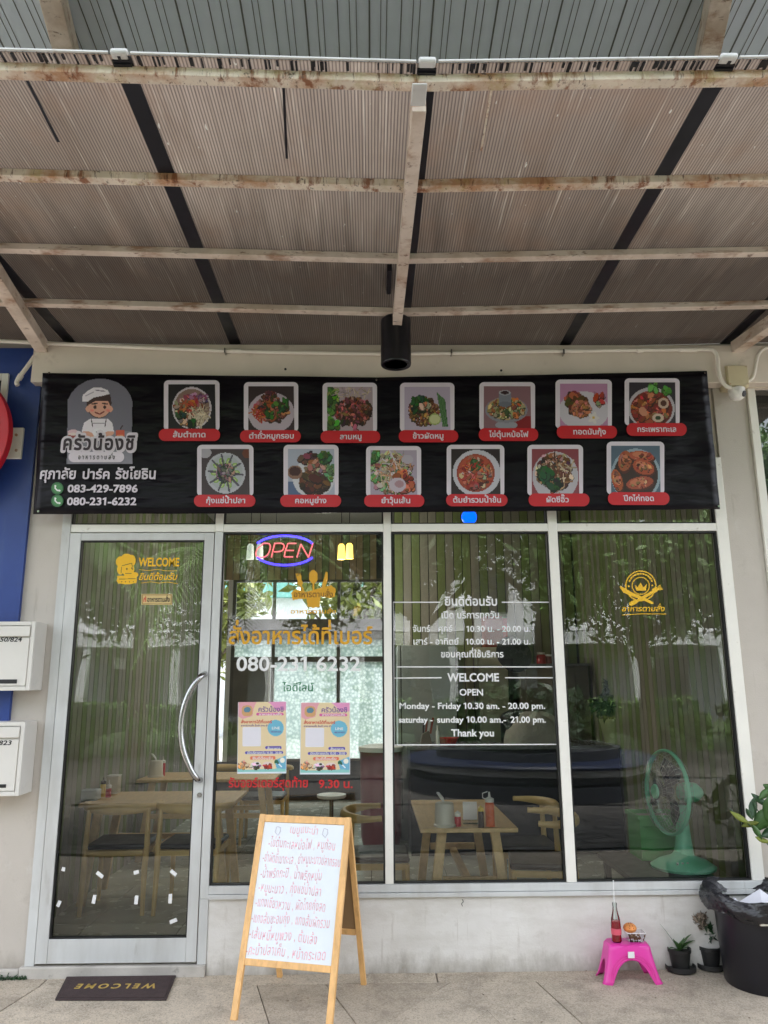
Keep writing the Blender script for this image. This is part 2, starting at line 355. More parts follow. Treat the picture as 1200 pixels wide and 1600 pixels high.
def polymat():                          # dirty twin-wall polycarbonate, fine ribs along y
    m, nt, p, out = newmat('dirty_twinwall_polycarbonate'); L = nt.links; nt.nodes.remove(p)
    v = coords(nt)
    sep = node(nt, 'ShaderNodeSeparateXYZ'); L.new(v, sep.inputs[0])
    mul = node(nt, 'ShaderNodeMath', operation='MULTIPLY'); L.new(sep.outputs[0], mul.inputs[0]); mul.inputs[1].default_value = 2 * math.pi / 0.0125
    sn = node(nt, 'ShaderNodeMath', operation='SINE'); L.new(mul.outputs[0], sn.inputs[0])
    rib = ramp(nt, sn.outputs[0], -0.1, 0.75)
    c = mix(nt, ramp(nt, noise(nt, coords(nt, (1, 0.5, 1)), 1.5, 5), 0.3, 0.7), (0.68, 0.54, 0.44), (0.42, 0.33, 0.265))
    oi = node(nt, 'ShaderNodeObjectInfo'); c = mix(nt, ramp(nt, oi.outputs['Random'], 0.0, 1.0), mix(nt, 0.28, c, (0.28, 0.19, 0.13)), c)
    c = mix(nt, ramp(nt, noise(nt, coords(nt, (5, 0.9, 1)), 1.0, 5, 0.65), 0.52, 0.74), c, mix(nt, 0.55, c, (0.26, 0.16, 0.10)))
    # dirt that runs along the cells
    streak = ramp(nt, noise(nt, coords(nt, (34, 0.8, 1)), 1.0, 4, 0.7), 0.50, 0.90)
    c = mix(nt, streak, c, (0.36, 0.27, 0.21))
    light = ramp(nt, noise(nt, coords(nt, (46, 1.3, 1)), 1.0, 3, 0.6), 0.60, 0.76)
    c = mix(nt, light, c, (0.90, 0.78, 0.64))
    c = mix(nt, rib, c, mix(nt, 0.62, c, (0.09, 0.072, 0.062)))
    wet = ramp(nt, noise(nt, coords(nt, (2.5, 2.5, 1)), 1.0, 5, 0.6), 0.5, 0.75)
    c = mix(nt, wet, c, mix(nt, 0.45, c, (0.42, 0.25, 0.16)))
    sp = ramp(nt, noise(nt, coords(nt, (40, 11, 1)), 1.0, 2), 0.735, 0.75)
    c = mix(nt, sp, c, (0.75, 0.7, 0.6))
    # grime gathered by the wall
    g = node(nt, 'ShaderNodeMath', operation='ADD'); L.new(sep.outputs[1], g.inputs[0])
    mm = node(nt, 'ShaderNodeMath', operation='MULTIPLY'); L.new(noise(nt, coords(nt, (9, 1, 1)), 1.0, 4), mm.inputs[0]); mm.inputs[1].default_value = 1.1
    L.new(mm.outputs[0], g.inputs[1])
    c = mix(nt, ramp(nt, g.outputs[0], 0.1, 0.75), c, mix(nt, 0.65, c, (0.03, 0.022, 0.02)))
    d = node(nt, 'ShaderNodeBsdfDiffuse'); t = node(nt, 'ShaderNodeBsdfTranslucent'); gl = node(nt, 'ShaderNodeBsdfGlossy'); gl.inputs['Roughness'].default_value = 0.35
    L.new(c, d.inputs[0]); L.new(c, t.inputs[0])
    b = node(nt, 'ShaderNodeBump'); b.inputs['Distance'].default_value = 0.001; L.new(sn.outputs[0], b.inputs['Height'])
    L.new(b.outputs[0], d.inputs['Normal']); L.new(b.outputs[0], gl.inputs['Normal'])
    x = node(nt, 'ShaderNodeMixShader'); x.inputs[0].default_value = 0.62; L.new(d.outputs[0], x.inputs[1]); L.new(t.outputs[0], x.inputs[2])
    y = node(nt, 'ShaderNodeMixShader'); y.inputs[0].default_value = 0.03; L.new(x.outputs[0], y.inputs[1]); L.new(gl.outputs[0], y.inputs[2])
    L.new(y.outputs[0], out.inputs[0]); return m
M['poly'] = polymat()
M['metal_roof'] = pm('grey_metal_roof', (0.60, 0.68, 0.78), 0.45, var=0.08, vs_=2)
M['roof_seam'] = pm('dark_roof_seam', (0.13, 0.14, 0.14), 0.6, var=0.1)

def bannermat():
    m, nt, p, out = newmat('black_banner_vinyl'); L = nt.links; v = coords(nt)
    p.inputs['Base Color'].default_value = (0.005, 0.004, 0.007, 1); p.inputs['Roughness'].default_value = 0.34; p.inputs['Specular IOR Level'].default_value = 0.17
    h = node(nt, 'ShaderNodeMath', operation='ADD')
    L.new(noise(nt, coords(nt, (0.9, 1, 3.0)), 2.6, 3, 0.45), h.inputs[0])
    L.new(noise(nt, coords(nt, (2.2, 1, .8)), 1.5, 1, 0.4), h.inputs[1])
    b = node(nt, 'ShaderNodeBump'); b.inputs['Distance'].default_value = 0.035; b.inputs['Strength'].default_value = 0.9
    L.new(h.outputs[0], b.inputs['Height']); L.new(b.outputs[0], p.inputs['Normal'])
    return m
M['banner'] = bannermat()
def frostmat():
    m, nt, p, out = newmat('frosted_pattern_film'); L = nt.links; nt.nodes.remove(p); v = coords(nt)
    vo = node(nt, 'ShaderNodeTexVoronoi'); vo.inputs['Scale'].default_value = 26; L.new(v, vo.inputs['Vector'])
    c = mix(nt, ramp(nt, vo.outputs['Distance'], 0.1, 0.7), (0.30, 0.36, 0.34), (0.13, 0.18, 0.165))
    t = node(nt, 'ShaderNodeBsdfTranslucent'); L.new(c, t.inputs[0])
    tr = node(nt, 'ShaderNodeBsdfTransparent'); d = node(nt, 'ShaderNodeBsdfDiffuse'); L.new(c, d.inputs[0])
    x = node(nt, 'ShaderNodeMixShader'); x.inputs[0].default_value = 0.2; L.new(t.outputs[0], x.inputs[1]); L.new(tr.outputs[0], x.inputs[2])
    y = node(nt, 'ShaderNodeMixShader'); y.inputs[0].default_value = 0.15; L.new(x.outputs[0], y.inputs[1]); L.new(d.outputs[0], y.inputs[2])
    L.new(y.outputs[0], out.inputs[0]); return m
M['frost'] = frostmat()
M['print'] = vcolmat('printed_picture', 0.42)
M['poster_print'] = vcolmat('poster_print', 0.5)

# ------------------------------------------------------------------ lettering (built-in font, Thai marks placed by hand)
GL = {}
def glyph(ch, off):
    k = (ch, off)
    if k in GL: return GL[k]
    def mesh(s):
        c = bpy.data.curves.new('t', 'FONT'); c.body = s; c.size = 1; c.offset = off; c.resolution_u = 3
        o = bpy.data.objects.new('t', c); COL.objects.link(o)
        dg = bpy.context.evaluated_depsgraph_get(); me = bpy.data.meshes.new_from_object(o.evaluated_get(dg))
        vs_ = [(v.co.x, v.co.y) for v in me.vertices]; fs = [tuple(p.vertices) for p in me.polygons]
        bpy.data.objects.remove(o); bpy.data.curves.remove(c); bpy.data.meshes.remove(me)
        return vs_, fs
    v, f = mesh(ch) if ch != ' ' else ([], [])
    if ch == '1':
        v = [(.20 - off, 0), (.30 + off, 0), (.30 + off, .70), (.235, .70), (.20 - off, .66), (.20 - off, .575), (.06 - off, .50 - off), (.06 - off, .60)]; f = [(0, 1, 2, 3, 4, 5), (5, 4, 3, 7, 6)]
    adv = max(x for x, y in mesh(ch + '|')[0]) - 0.168 - off
    if ch == '1': adv = .45
    GL[k] = (v, f, adv); return GL[k]
UP = set('ิีึืัํ็'); TONE = set('่้๊๋์')
def layout(s, off=0.02, slant=0.0, track=0.0):
    V, F = [], []; x = 0.0; prev_up = False; base = ''
    for i, ch in enumerate(s):
        v, f, adv = glyph(ch, off)
        dy = dx = 0.0
        if ch in TONE:
            nxt = s[i + 1] if i + 1 < len(s) else ''
            if prev_up or nxt == 'ำ': dy = 0.19; dx = -0.02
            if nxt == 'ำ': dx = -0.12
        if ch in UP or ch in TONE:
            if base in 'ปฝฟ': dx -= 0.13
            if ch in UP: prev_up = True
        elif ch not in 'ุู':
            prev_up = False; base = ch
        k = len(V)
        V += [(a + x + dx + slant * (b + dy), b + dy) for a, b in v]; F += [tuple(j + k for j in q) for q in f]
        x += adv + (track if adv > 0.05 else 0)
    return V, F
def text(s, px0, px1, py, h, mat, parent, Y, name='lettering', off=0.022, slant=0.0, track=0.0, thai=True, cap=None, place=None):
    """line of lettering from px0 to px1 on the plane y=Y, baseline py, letter height h (reference pixels)"""
    o0 = min(off, .012); V, F = layout(s, o0, slant, track); ex = off - o0
    x0 = min(a for a, b in V) - ex; x1 = max(a for a, b in V) + ex
    ref = cap or (0.558 if thai else 0.70)
    P0 = W(px0, py, Y); P1 = W(px1, py, Y); T = W((px0 + px1) / 2, py - h, Y)
    sx = (P1.x - P0.x) / (x1 - x0); sy = (T.z - (P0.z + P1.z) / 2) / ref
    m = MB()
    nd = 1 if ex < .002 else (4 if ex < .05 else 14)          # bolder strokes: shifted copies, each a hair behind the last
    for k in range(nd):
        an = (k + .5) * 2 * math.pi / nd; ox, oy = (ex * math.cos(an), ex * math.sin(an)) if nd > 1 else (0, 0)
        m.add([(P0.x + (a + ox - x0) * sx, Y + k * .00008, P0.z + (P1.z - P0.z) * (a - x0) / (x1 - x0) + (b + oy) * sy) for a, b in V], F)
    return m.build(name, mat, parent, smooth=False)
def orient(m):                                  # flat prints must face the street
    return m

# ------------------------------------------------------------------ painter: prints drawn cell by cell on a fine grid
class Paint:
    def __init__(s, w, h, bg=None, seed=1):
        s.w, s.h = w, h; s.a = np.zeros((h, w, 3)); s.m = np.zeros((h, w), bool)
        s.yy, s.xx = np.mgrid[0:h, 0:w]; s.xx = (s.xx + .5) / w; s.yy = (s.yy + .5) / h      # y down, 0..1
        s.asp = w / h; s.r = np.random.RandomState(seed)
        if bg is not None: s.a[:] = bg; s.m[:] = True
    def put(s, mk, c, j=0.0):
        c = np.array(c, float)
        if j: c = np.clip(c + s.r.normal(0, j, 3), 0, 255)
        s.a[mk] = c; s.m |= mk; return s
    def ell(s, cx, cy, rx, ry, c, rot=0.0, j=0.0, clip=None, ring=None):
        x = (s.xx - cx) * s.asp; y = s.yy - cy; ca, sa = math.cos(rot), math.sin(rot)
        u = (x * ca + y * sa) / rx; v = (-x * sa + y * ca) / ry; d = u * u + v * v
        mk = d < 1
        if ring: mk &= d > (1 - ring) ** 2
        if clip is not None: mk &= clip
        return s.put(mk, c, j)
    def rect(s, x0, y0, x1, y1, c):
        return s.put((s.xx >= x0) & (s.xx < x1) & (s.yy >= y0) & (s.yy < y1), c)
    def rrect(s, x0, y0, x1, y1, r, c):
        dx = np.maximum(np.maximum(x0 + r / s.asp - s.xx, s.xx - x1 + r / s.asp), 0) * s.asp
        dy = np.maximum(np.maximum(y0 + r - s.yy, s.yy - y1 + r), 0)
        return s.put((dx * dx + dy * dy <= r * r) & (s.xx >= x0) & (s.xx <= x1) & (s.yy >= y0) & (s.yy <= y1), c)
    def poly(s, pts, c):
        ins = np.zeros((s.h, s.w), bool); n = len(pts)
        for i in range(n):
            x1, y1 = pts[i]; x2, y2 = pts[(i + 1) % n]
            if y1 == y2: continue
            k = ((y1 > s.yy) != (y2 > s.yy)) & (s.xx < (x2 - x1) * (s.yy - y1) / (y2 - y1) + x1); ins ^= k
        return s.put(ins, c)
    def line(s, x0, y0, x1, y1, w, c, clip=None):
        ax, ay, bx_, by = x0 * s.asp, y0, x1 * s.asp, y1; dx, dy = bx_ - ax, by - ay; L2 = dx * dx + dy * dy + 1e-9
        t = np.clip(((s.xx * s.asp - ax) * dx + (s.yy - ay) * dy) / L2, 0, 1)
        d = np.hypot(s.xx * s.asp - ax - t * dx, s.yy - ay - t * dy); mk = d < w
        if clip is not None: mk &= clip
        return s.put(mk, c)
    def blobs(s, cx, cy, rx, ry, n, size, cols, j=14, el=1.8, pile=True):
        for i in range(n):
            a = s.r.uniform(0, 6.28); q = math.sqrt(s.r.uniform(0, 1))
            k = size * s.r.uniform(0.5, 1.4); c = np.array(cols[s.r.randint(len(cols))], float) * s.r.uniform(0.62, 1.15)
            x = cx + rx * q * math.cos(a) / s.asp; y = cy + ry * q * math.sin(a); rot = s.r.uniform(0, 3.14)
            e = s.r.uniform(1, el)
            s.ell(x + k * .12, y + k * .3, k * e, k, np.clip(c * 0.45, 0, 255), rot)
            s.ell(x, y, k * e, k * .85, np.clip(c, 0, 255), rot, j)
        return s
    def strands(s, cx, cy, rx, ry, n, w, cols, ln=0.2):
        for i in range(n):
            a = s.r.uniform(0, 6.28); q = math.sqrt(s.r.uniform(0, 1)); x = cx + rx * q * math.cos(a) / s.asp; y = cy + ry * q * math.sin(a)
            t = s.r.uniform(0, 6.28); l = ln * s.r.uniform(.4, 1)
            s.line(x, y, x + math.cos(t) * l / s.asp, y + math.sin(t) * l, w, np.array(cols[s.r.randint(len(cols))]) * s.r.uniform(.75, 1.1))
        return s
    def build(s, name, P00, P10, P01, mat, parent, gain=1.0):
        """P00 top left, P10 top right, P01 bottom left (world)"""
        P00, P10, P01 = Vector(P00), Vector(P10), Vector(P01); off = ORG[root_of(parent).name]
        iy, ix = np.nonzero(s.m); w1 = s.w + 1
        gx, gy = np.meshgrid(np.arange(s.w + 1) / s.w, np.arange(s.h + 1) / s.h)
        o = np.array(P00 - off); u = np.array(P10 - P00); v = np.array(P01 - P00)
        co = o + gx.reshape(-1, 1) * u + gy.reshape(-1, 1) * v
        a = iy * w1 + ix; q = np.stack([a, a + w1, a + w1 + 1, a + 1], 1)
        used, inv = np.unique(q, return_inverse=True); co = co[used]; q = inv.reshape(-1, 4)
        me = bpy.data.meshes.new(name); me.vertices.add(len(co)); me.vertices.foreach_set('co', co.astype(np.float32).ravel())
        me.loops.add(q.size); me.loops.foreach_set('vertex_index', q.astype(np.int32).ravel())
        me.polygons.add(len(q)); me.polygons.foreach_set('loop_start', np.arange(0, q.size, 4, dtype=np.int32))
        me.update(calc_edges=True)
        c = s.a[iy, ix] / 255.0 * gain; c = np.where(c <= 0.04045, c / 12.92, ((c + 0.055) / 1.055) ** 2.4)
        at = me.color_attributes.new('Col', 'FLOAT_COLOR', 'CORNER')
        c4 = np.ones((len(q), 4, 4), np.float32); c4[:, :, :3] = c[:, None, :]
        at.data.foreach_set('color', c4.ravel())
        me.materials.append(mat)
        ob = bpy.data.objects.new(name, me); COL.objects.link(ob); ob.parent = parent; return ob

# ------------------------------------------------------------------ foliage
def leafmesh(name, mat, parent, pts, size, seed, stretch=1.9, flat=0.0):
    """one pointed leaf per point, random orientation"""
    r = np.random.RandomState(seed); n = len(pts); pts = np.array(pts, float)
    a = r.normal(size=(n, 3)); a[:, 2] *= (1 - flat); a /= np.linalg.norm(a, axis=1)[:, None]
    b = np.cross(a, r.normal(size=(n, 3))); b /= np.linalg.norm(b, axis=1)[:, None]
    nn = np.cross(a, b)
    s = size * r.uniform(0.6, 1.3, (n, 1))
    v = np.stack([pts - a * s * stretch, pts - b * s * .6 + nn * s * .1, pts + a * s * stretch * .9 - nn * s * .25, pts + b * s * .6 + nn * s * .1], 1)
    off = np.array(ORG[root_of(parent).name]) if parent else np.zeros(3)
    me = bpy.data.meshes.new(name)
    co = (v.reshape(-1, 3) - off)
    me.vertices.add(n * 4); me.vertices.foreach_set('co', co.astype(np.float32).ravel())
    me.loops.add(n * 4); me.loops.foreach_set('vertex_index', np.arange(n * 4, dtype=np.int32))
    me.polygons.add(n); me.polygons.foreach_set('loop_start', np.arange(0, n * 4, 4, dtype=np.int32)); me.update(calc_edges=True)
    me.materials.append(mat)
    o = bpy.data.objects.new(name, me); COL.objects.link(o)
    if parent: o.parent = parent
    return o
def crown_pts(c, R, n, seed, clumps=26):
    r = np.random.RandomState(seed); c = np.array(c, float); R = np.array(R, float)
    d = r.normal(size=(clumps, 3)); d /= np.linalg.norm(d, axis=1)[:, None]
    cc = c + d * R * r.uniform(0.35, 1.0, (clumps, 1)); k = r.randint(clumps, size=n)
    return cc[k] + r.normal(size=(n, 3)) * R * r.uniform(0.10, 0.2, (clumps, 1))[k]
def tree(loc, h, R, label, seed, mat='leaf', n=5000, group=None, size=0.11):
    x, y, z = loc; t = thing('broadleaf_tree', loc, label, 'tree', group)
    r = random.Random(seed); m = MB()
    m.tube([(x, y, z - .1), (x + r.uniform(-.1, .1), y, z + h * .3), (x + r.uniform(-.2, .2), y + r.uniform(-.2, .2), z + h * .62)], [h * .035, h * .025, h * .017], 10)
    for k in range(6):
        a = k * 1.05 + r.random(); z0 = z + h * r.uniform(.34, .6)
        m.tube([(x, y, z0), (x + math.cos(a) * R * .4, y + math.sin(a) * R * .4, z0 + h * .12), (x + math.cos(a) * R * .8, y + math.sin(a) * R * .8, z0 + h * .25)], [h * .013, h * .009, h * .004], 7)
    m.build('trunk', M['bark'], t)
    leafmesh('crown', M[mat], t, crown_pts((x, y, z + h * .72), (R, R, h * .32), n, seed, 34), size, seed)
    return t
def palm(loc, h, label, seed, group=None, fr=16, L=2.4):
    x, y, z = loc; t = thing('palm_tree', loc, label, 'palm tree', group); r = random.Random(seed)
    top = Vector((x + .2, y, z + h))
    MB().tube([(x, y, z - .1), (x + .05, y, z + h * .5), tuple(top)], [.16, .12, .10], 10).build('trunk', M['bark'], t)
    for k in range(fr):
        a = k * 2 * math.pi / fr + r.uniform(-.15, .15); up = r.uniform(-.15, .9); m = MB(); pts = []
        for i in range(9):
            s = i / 8 * L
            pts.append(top + Vector((math.cos(a) * s * .85, math.sin(a) * s * .85, up * s - .32 * s * s)))
        m.tube(pts, [.022 - .0022 * i for i in range(9)], 4)
        for i in range(1, 34):
            f = i / 34 * 8; q = int(min(7, f)); p = pts[q].lerp(pts[q + 1], f - q); tdir = (pts[q + 1] - pts[q]).normalized()
            side = tdir.cross(Vector((0, 0, 1))).normalized(); l = .55 * math.sin(math.pi * min(1, .15 + i / 38)) + .08
            for sg in (-1, 1):
                e = p + (side * sg * .8 + tdir * .55 + Vector((0, 0, -.28))) * l; w = tdir * .02
                m.add([p - w, p + w, e], [(0, 1, 2)])
        m.build('frond', M['tree_leaf'], t, smooth=False)
    return t

# ================================================================== GROUND
ground = tag(MB().box((-60, -70, -0.35), (60, 60, -0.06)).build('ground', M['grass']), kind='structure')
pav = tag(empty('pavement', (0, 0, 0)), kind='structure')
bx('joint_bed', pm('joint_mortar', (0.17, 0.14, 0.11), 0.95, var=0.4, vs_=12), pav, (-6, -3.0, -0.058), (6, 0.0, -0.006))
def slab(pts, dz=0.0):
    pts = [Vector((p[0], p[1], 0)) for p in pts]; c = sum(pts, Vector()) / len(pts)
    q = []
    for p in pts:
        d = (c - p); q.append(p + d.normalized() * 0.0045)
    MB().prism([(p.x, p.y, -0.05) for p in q], (0, 0, 0.05 + dz)).build('slab', M['slab'], pav, bevel=0.002)
def g2(px, py): p = G(px, py); return (p.x, p.y)
yj = -0.155
for x0, x1 in ((-6, -3.3), (-3.3, -1.75), (-1.75, 0.35), (0.35, 2.05), (2.05, 4.0), (4.0, 6)):
    slab([(x0, yj + .007), (x1, yj + .007), (x1, -0.002), (x0, -0.002)], -0.001)
def xat(l, y):                                  # x on a ground line at depth y
    (xa, ya), (xb, yb) = l; return xa + (xb - xa) * (y - ya) / (yb - ya)
L1 = (g2(403, 1542), g2(421, 1600)); L2 = (g2(511, 1541), g2(552, 1600)); L3 = (g2(700, 1537), g2(600, 1600)); L4 = (g2(841, 1537), g2(910, 1600))
yc = -0.95
ap = g2(762, 1578)
slab([(-6, yj), (-3.0, yj), (-3.2, yc), (-6, yc)]); slab([(-3.0, yj), (-1.75, yj), (-1.9, yc), (-3.2, yc)])
slab([(-1.75, yj), (xat(L1, yj), yj), (xat(L1, yc), yc), (-1.9, yc)], 0.001)
cx_ = (-0.023, -0.79)
slab([(xat(L1, yj), yj), (xat(L2, yj), yj), cx_, (xat(L3, yc), yc), (xat(L1, yc), yc)])
slab([(xat(L2, yj), yj), (xat(L3, yj), yj), cx_], 0.0015)
slab([(xat(L3, yj), yj), (xat(L4, yj), yj), (xat(L4, yc), yc), (.668, yc), (ap[0], ap[1]), (.241, yc), (xat(L3, yc), yc)], 0.0005)
slab([(ap[0], ap[1] - .006), (.664, yc), (.247, yc)], 0.001)
slab([(xat(L4, yj), yj), (2.6, yj), (3.0, yc), (xat(L4, yc), yc)], 0.001); slab([(2.6, yj), (6, yj), (6, yc), (3.0, yc)])
for r_ in range(3):
    for c_ in range(10):
        x0 = -6 + c_ * 1.2; y0 = yc - 0.004 - r_ * 0.68
        slab([(x0, y0 - .676), (x0 + 1.2, y0 - .676), (x0 + 1.2, y0), (x0, y0)], rnd.uniform(0, .0015))
# brick paving further out (only ever seen mirrored in the glass)
bp = tag(empty('brick_paving', (0, 0, 0)), kind='structure')
bx('joint_bed', M['dark'], bp, (-14, -24, -0.057), (14, -3.0, -0.012))
bm_ = bpy.data.meshes.new('brick')
_b = MB().box((-0.195, -0.095, -0.012), (0.195, 0.095, 0.0)); bm_.from_pydata(_b.v, [], _b.f); bm_.materials.append(M['brick'])
cnt = 0
for j in range(12):
    for i in range(24):
        o = bpy.data.objects.new('brick', bm_); COL.objects.link(o); o.parent = bp
        o.location = (-3.6 + i * .4 + (j % 2) * .2, -6.0 - j * .2, rnd.uniform(-.002, .002))
m = MB()
for j in range(-15, 74):
    for i in range(-20, 21):
        x = i * .6 + (j % 2) * .3; y = -3.2 - (j + 15) * .22
        if -3.9 < x < 6.3 and -8.55 < y < -5.7: continue
        m.add([(x - .29, y - .1, 0), (x + .29, y - .1, 0), (x + .29, y + .1, 0), (x - .29, y + .1, 0)], [(0, 1, 2, 3)])
tag(m.build('brick_field', M['brick'], bp, smooth=False), kind='stuff')

# ================================================================== SHOP FACADE
def X(*pp): return sum(W(px, py).x for px, py in pp) / len(pp)
xJ0 = X((98, 820), (41, 1507)); xJ1 = X((112, 826), (56, 1497)); xD0 = xJ1 + 0.003
xD1 = X((337.5, 829), (306, 1499)); xM1a = xD1 + 0.004; xM1 = X((350.5, 832), (326, 1382))
xM2a = X((599.4, 834), (601.6, 1380)); xM2 = X((609.7, 834), (616, 1380))
xM3a = X((854.5, 834), (886, 1379)); xM3 = X((868, 834), (902.5, 1379))
xR0 = X((1118, 832), (1174.7, 1377)); xR1 = X((1134.7, 820), (1173, 1180))
zS0, zS1, zT0, zT1 = 0.385, 0.45, 2.455, 2.505
xBL, xBR = X((50, 820), (65, 580)), 2.43
fac = thing('shop_front_wall', (0, 0, 0), 'cream painted shop front wall with piers low wall and lintel round the glazing', 'wall')
bx('low_wall', M['low'], fac, (xM1a + .05, -0.012, -0.05), (xR1 + .05, 0.14, zS0), bevel=.004)
bx('pier', M['wall'], fac, (-3.4, 0.0, -0.05), (xJ0, 0.16, 3.66), bevel=.003)
bx('pier', M['wall'], fac, (xR1 + .001, 0.0, -0.05), (xBR, 0.16, 3.66), bevel=.003)
bx('lintel', M['beam'], fac, (xJ0 + .001, 0.02, 2.93), (xR1, 0.16, 3.66))
bx('beam', M['beam'], fac, (-2.13, -0.10, 3.40), (2.75, -0.001, 3.655), bevel=.004)
bx('upper_wall', M['wall'], fac, (-7, 0.002, 3.664), (7, 0.2, 7.2))
bx('door_step', M['step'], fac, (xJ0 - .02, -0.035, -0.04), (xM1a + .048, 0.14, 0.055), bevel=.006)
bx('base_kerb', M['step'], fac, (-3.4, -0.03, -0.04), (xJ0 - .022, -0.001, 0.045), bevel=.01)
# screw holes / stains on the beam
for px, py in ((446, 577), (783, 579)):
    p = W(px, py, -0.101); MB().tube([(p.x, p.y, p.z), (p.x, p.y - .004, p.z)], .008, 8).build('screw_head', M['black'], fac)

gz = thing('window_wall', (0, 0, 0), 'aluminium framed shop window wall of three tall panes with fanlights above', 'window')
YF, YB = -0.018, 0.055
def fr(name, a, b, mat='alu'): return bx(name, M[mat], gz, a, b, bevel=.002)
fr('jamb', (xJ0, YF, 0.055), (xJ1, YB, 2.93)); fr('mullion', (xM1a, YF, zT0 + .004), (xM1, YB, 2.93), 'alu_cream'); fr('mullion', (xM1a, YF, 0.055), (xM1a + .05, YB, zS0 - .001))
fr('mullion', (xM1a, YF, zS0), (xM1, YB, zT0 + .003))
fr('mullion', (xM2a, YF, zS1 + .001), (xM2, YB, 2.93), 'alu_cream'); fr('mullion', (xM3a, YF, zS1 + .001), (xM3, YB, 2.93), 'alu_cream')
fr('jamb', (xR0, YF, zS1 + .001), (xR1, YB, 2.93), 'alu_cream')
for a, b in ((xJ1 + .001, xM1a - .001), (xM1 + .001, xM2a - .001), (xM2 + .001, xM3a - .001), (xM3 + .001, xR0 - .001)):
    fr('transom', (a, YF + .002, zT0 + .002), (b, YB, zT1), 'alu_cream')
fr('sill', (xM1 + .001, YF - .006, zS0 + .024), (xR1, YB, zS1)); fr('sill', (xM1 + .001, YF - .016, zS0 - .001), (xR1 + .01, YB - .01, zS0 + .022))
YG = 0.018
def pane(a, b, z0, z1):
    gsk = MB()
    for q in (((a, YF + .010, z0), (a + .009, YG + .008, z1)), ((b - .009, YF + .010, z0), (b, YG + .008, z1)), ((a + .009, YF + .010, z0), (b - .009, YG + .008, z0 + .007)), ((a + .009, YF + .010, z1 - .009), (b - .009, YG + .008, z1))): gsk.box(*q)
    p = bx('window_pane', M['glass'], gz, (a + .009, YG, z0 + .007), (b - .009, YG + .006, z1 - .009), smooth=False)
    gsk.build('gasket', M['gasket'], p)
for a, b in ((xM1 + .001, xM2a - .001), (xM2 + .001, xM3a - .001), (xM3 + .001, xR0 - .001)):
    pane(a, b, zS1 + .001, zT0); pane(a, b, zT1 + .001, 2.929)
pane(xJ1 + .001, xM1a - .001, zT1 + .001, 2.929)

# ---- glass door
door = thing('glass_door', ((xD0 + xD1) / 2, 0, 0.06), 'tall aluminium framed glass door with curved steel pull handle', 'door')
gx0, gx1 = X((128, 845), (78.6, 1466)), X((323.6, 845), (289.5, 1464))
gz0, gz1 = W(180, 1465).z, W(230, 845).z
DF, DB = -0.022, 0.03
bx('stile', M['alu'], door, (xD0, DF, 0.068), (gx0, DB, zT0 - .004), bevel=.002); bx('stile', M['alu'], door, (gx1, DF, 0.068), (xD1, DB, zT0 - .004), bevel=.002)
bx('top_rail', M['alu'], door, (gx0 + .0005, DF + .001, gz1), (gx1 - .0005, DB, zT0 - .004), bevel=.002)
bx('bottom_rail', M['alu'], door, (gx0 + .0005, DF + .001, 0.068), (gx1 - .0005, DB, gz0), bevel=.002)
gk = MB()
for q in (((gx0, DF + .006, gz0), (gx0 + .007, .016, gz1)), ((gx1 - .007, DF + .006, gz0), (gx1, .016, gz1)), ((gx0 + .007, DF + .006, gz0), (gx1 - .007, .016, gz0 + .006)), ((gx0 + .007, DF + .006, gz1 - .007), (gx1 - .007, .016, gz1))): gk.box(*q)
dp = bx('door_pane', M['glass'], door, (gx0 + .007, 0.004, gz0 + .006), (gx1 - .007, 0.010, gz1 - .007), smooth=False)
gk.build('gasket', M['gasket'], dp)
hp = [W(321, 1053, -.03), W(313, 1058, -.075), W(298, 1078, -.09), W(287, 1105, -.095), W(282.5, 1137, -.095), W(286, 1170, -.095), (W(297, 1200, -.09)), W(307, 1216, -.075), W(313, 1219, -.03)]
def smoothpts(P, n=6):
    P = [Vector(p) for p in P]; out = []
    for i in range(len(P) - 1):
        a = P[max(i - 1, 0)]; b = P[i]; c = P[i + 1]; d = P[min(i + 2, len(P) - 1)]
        for k in range(n):
            t = k / n
            out.append(0.5 * ((2 * b) + (c - a) * t + (2 * a - 5 * b + 4 * c - d) * t * t + (3 * b - a - 3 * c + d) * t ** 3))
    out.append(P[-1]); return out
MB().tube(smoothpts(hp), .0165, 14).build('door_handle', M['chrome'], door)
p = W(312, 1242, DF); MB().tube([(p.x, DF + .002, p.z), (p.x, DF - .008, p.z)], .014, 16).build('lock', M['chrome'], door)

# ================================================================== NEIGHBOURS
nb = thing('blue_shop_front', (-2.6, 0, 0), 'blue clad front of the neighbouring shop at the left edge', 'building')
bx('cladding', M['blue_wall'], nb, (-3.5, -0.028, 1.22), (xBL, -0.001, 3.66))
e = W(14, 600, -.03); f_ = W(14, 665, -.03)
bx('window_frame', M['alu_cream'], nb, (e.x - .04, -0.05, 2.9), (e.x, -0.0285, W(14, 588).z), bevel=.002)
bx('window_frame', M['alu_cream'], nb, (-3.3, -0.05, W(14, 588).z - .045), (e.x - .041, -0.0285, W(14, 588).z), bevel=.002)
bx('window_pane', M['house_dark'], nb, (-3.3, -0.04, 2.9), (e.x - .041, -0.0285, W(14, 588).z - .046))
cs = W(-96, 679, -.16)
sg = thing('round_sign', tuple(cs), 'round red and yellow shop sign bolted to the blue wall', 'sign')
R90 = Matrix.Rotation(D(90), 3, 'X')
rr = (W(17, 679, -.16).x - cs.x)
MB().lathe([(rr, -.03), (rr, .03)], cs, 64, R90).build('rim', M['red'], sg, bevel=.004)
MB().lathe([(0.001, .0), (rr * .86, .0), (rr * .86, .004)], (cs.x, cs.y - .033, cs.z), 64, R90).build('face', M['yellow'], sg)
a = W(17, 668, -.05); b = W(32, 716, -.05)
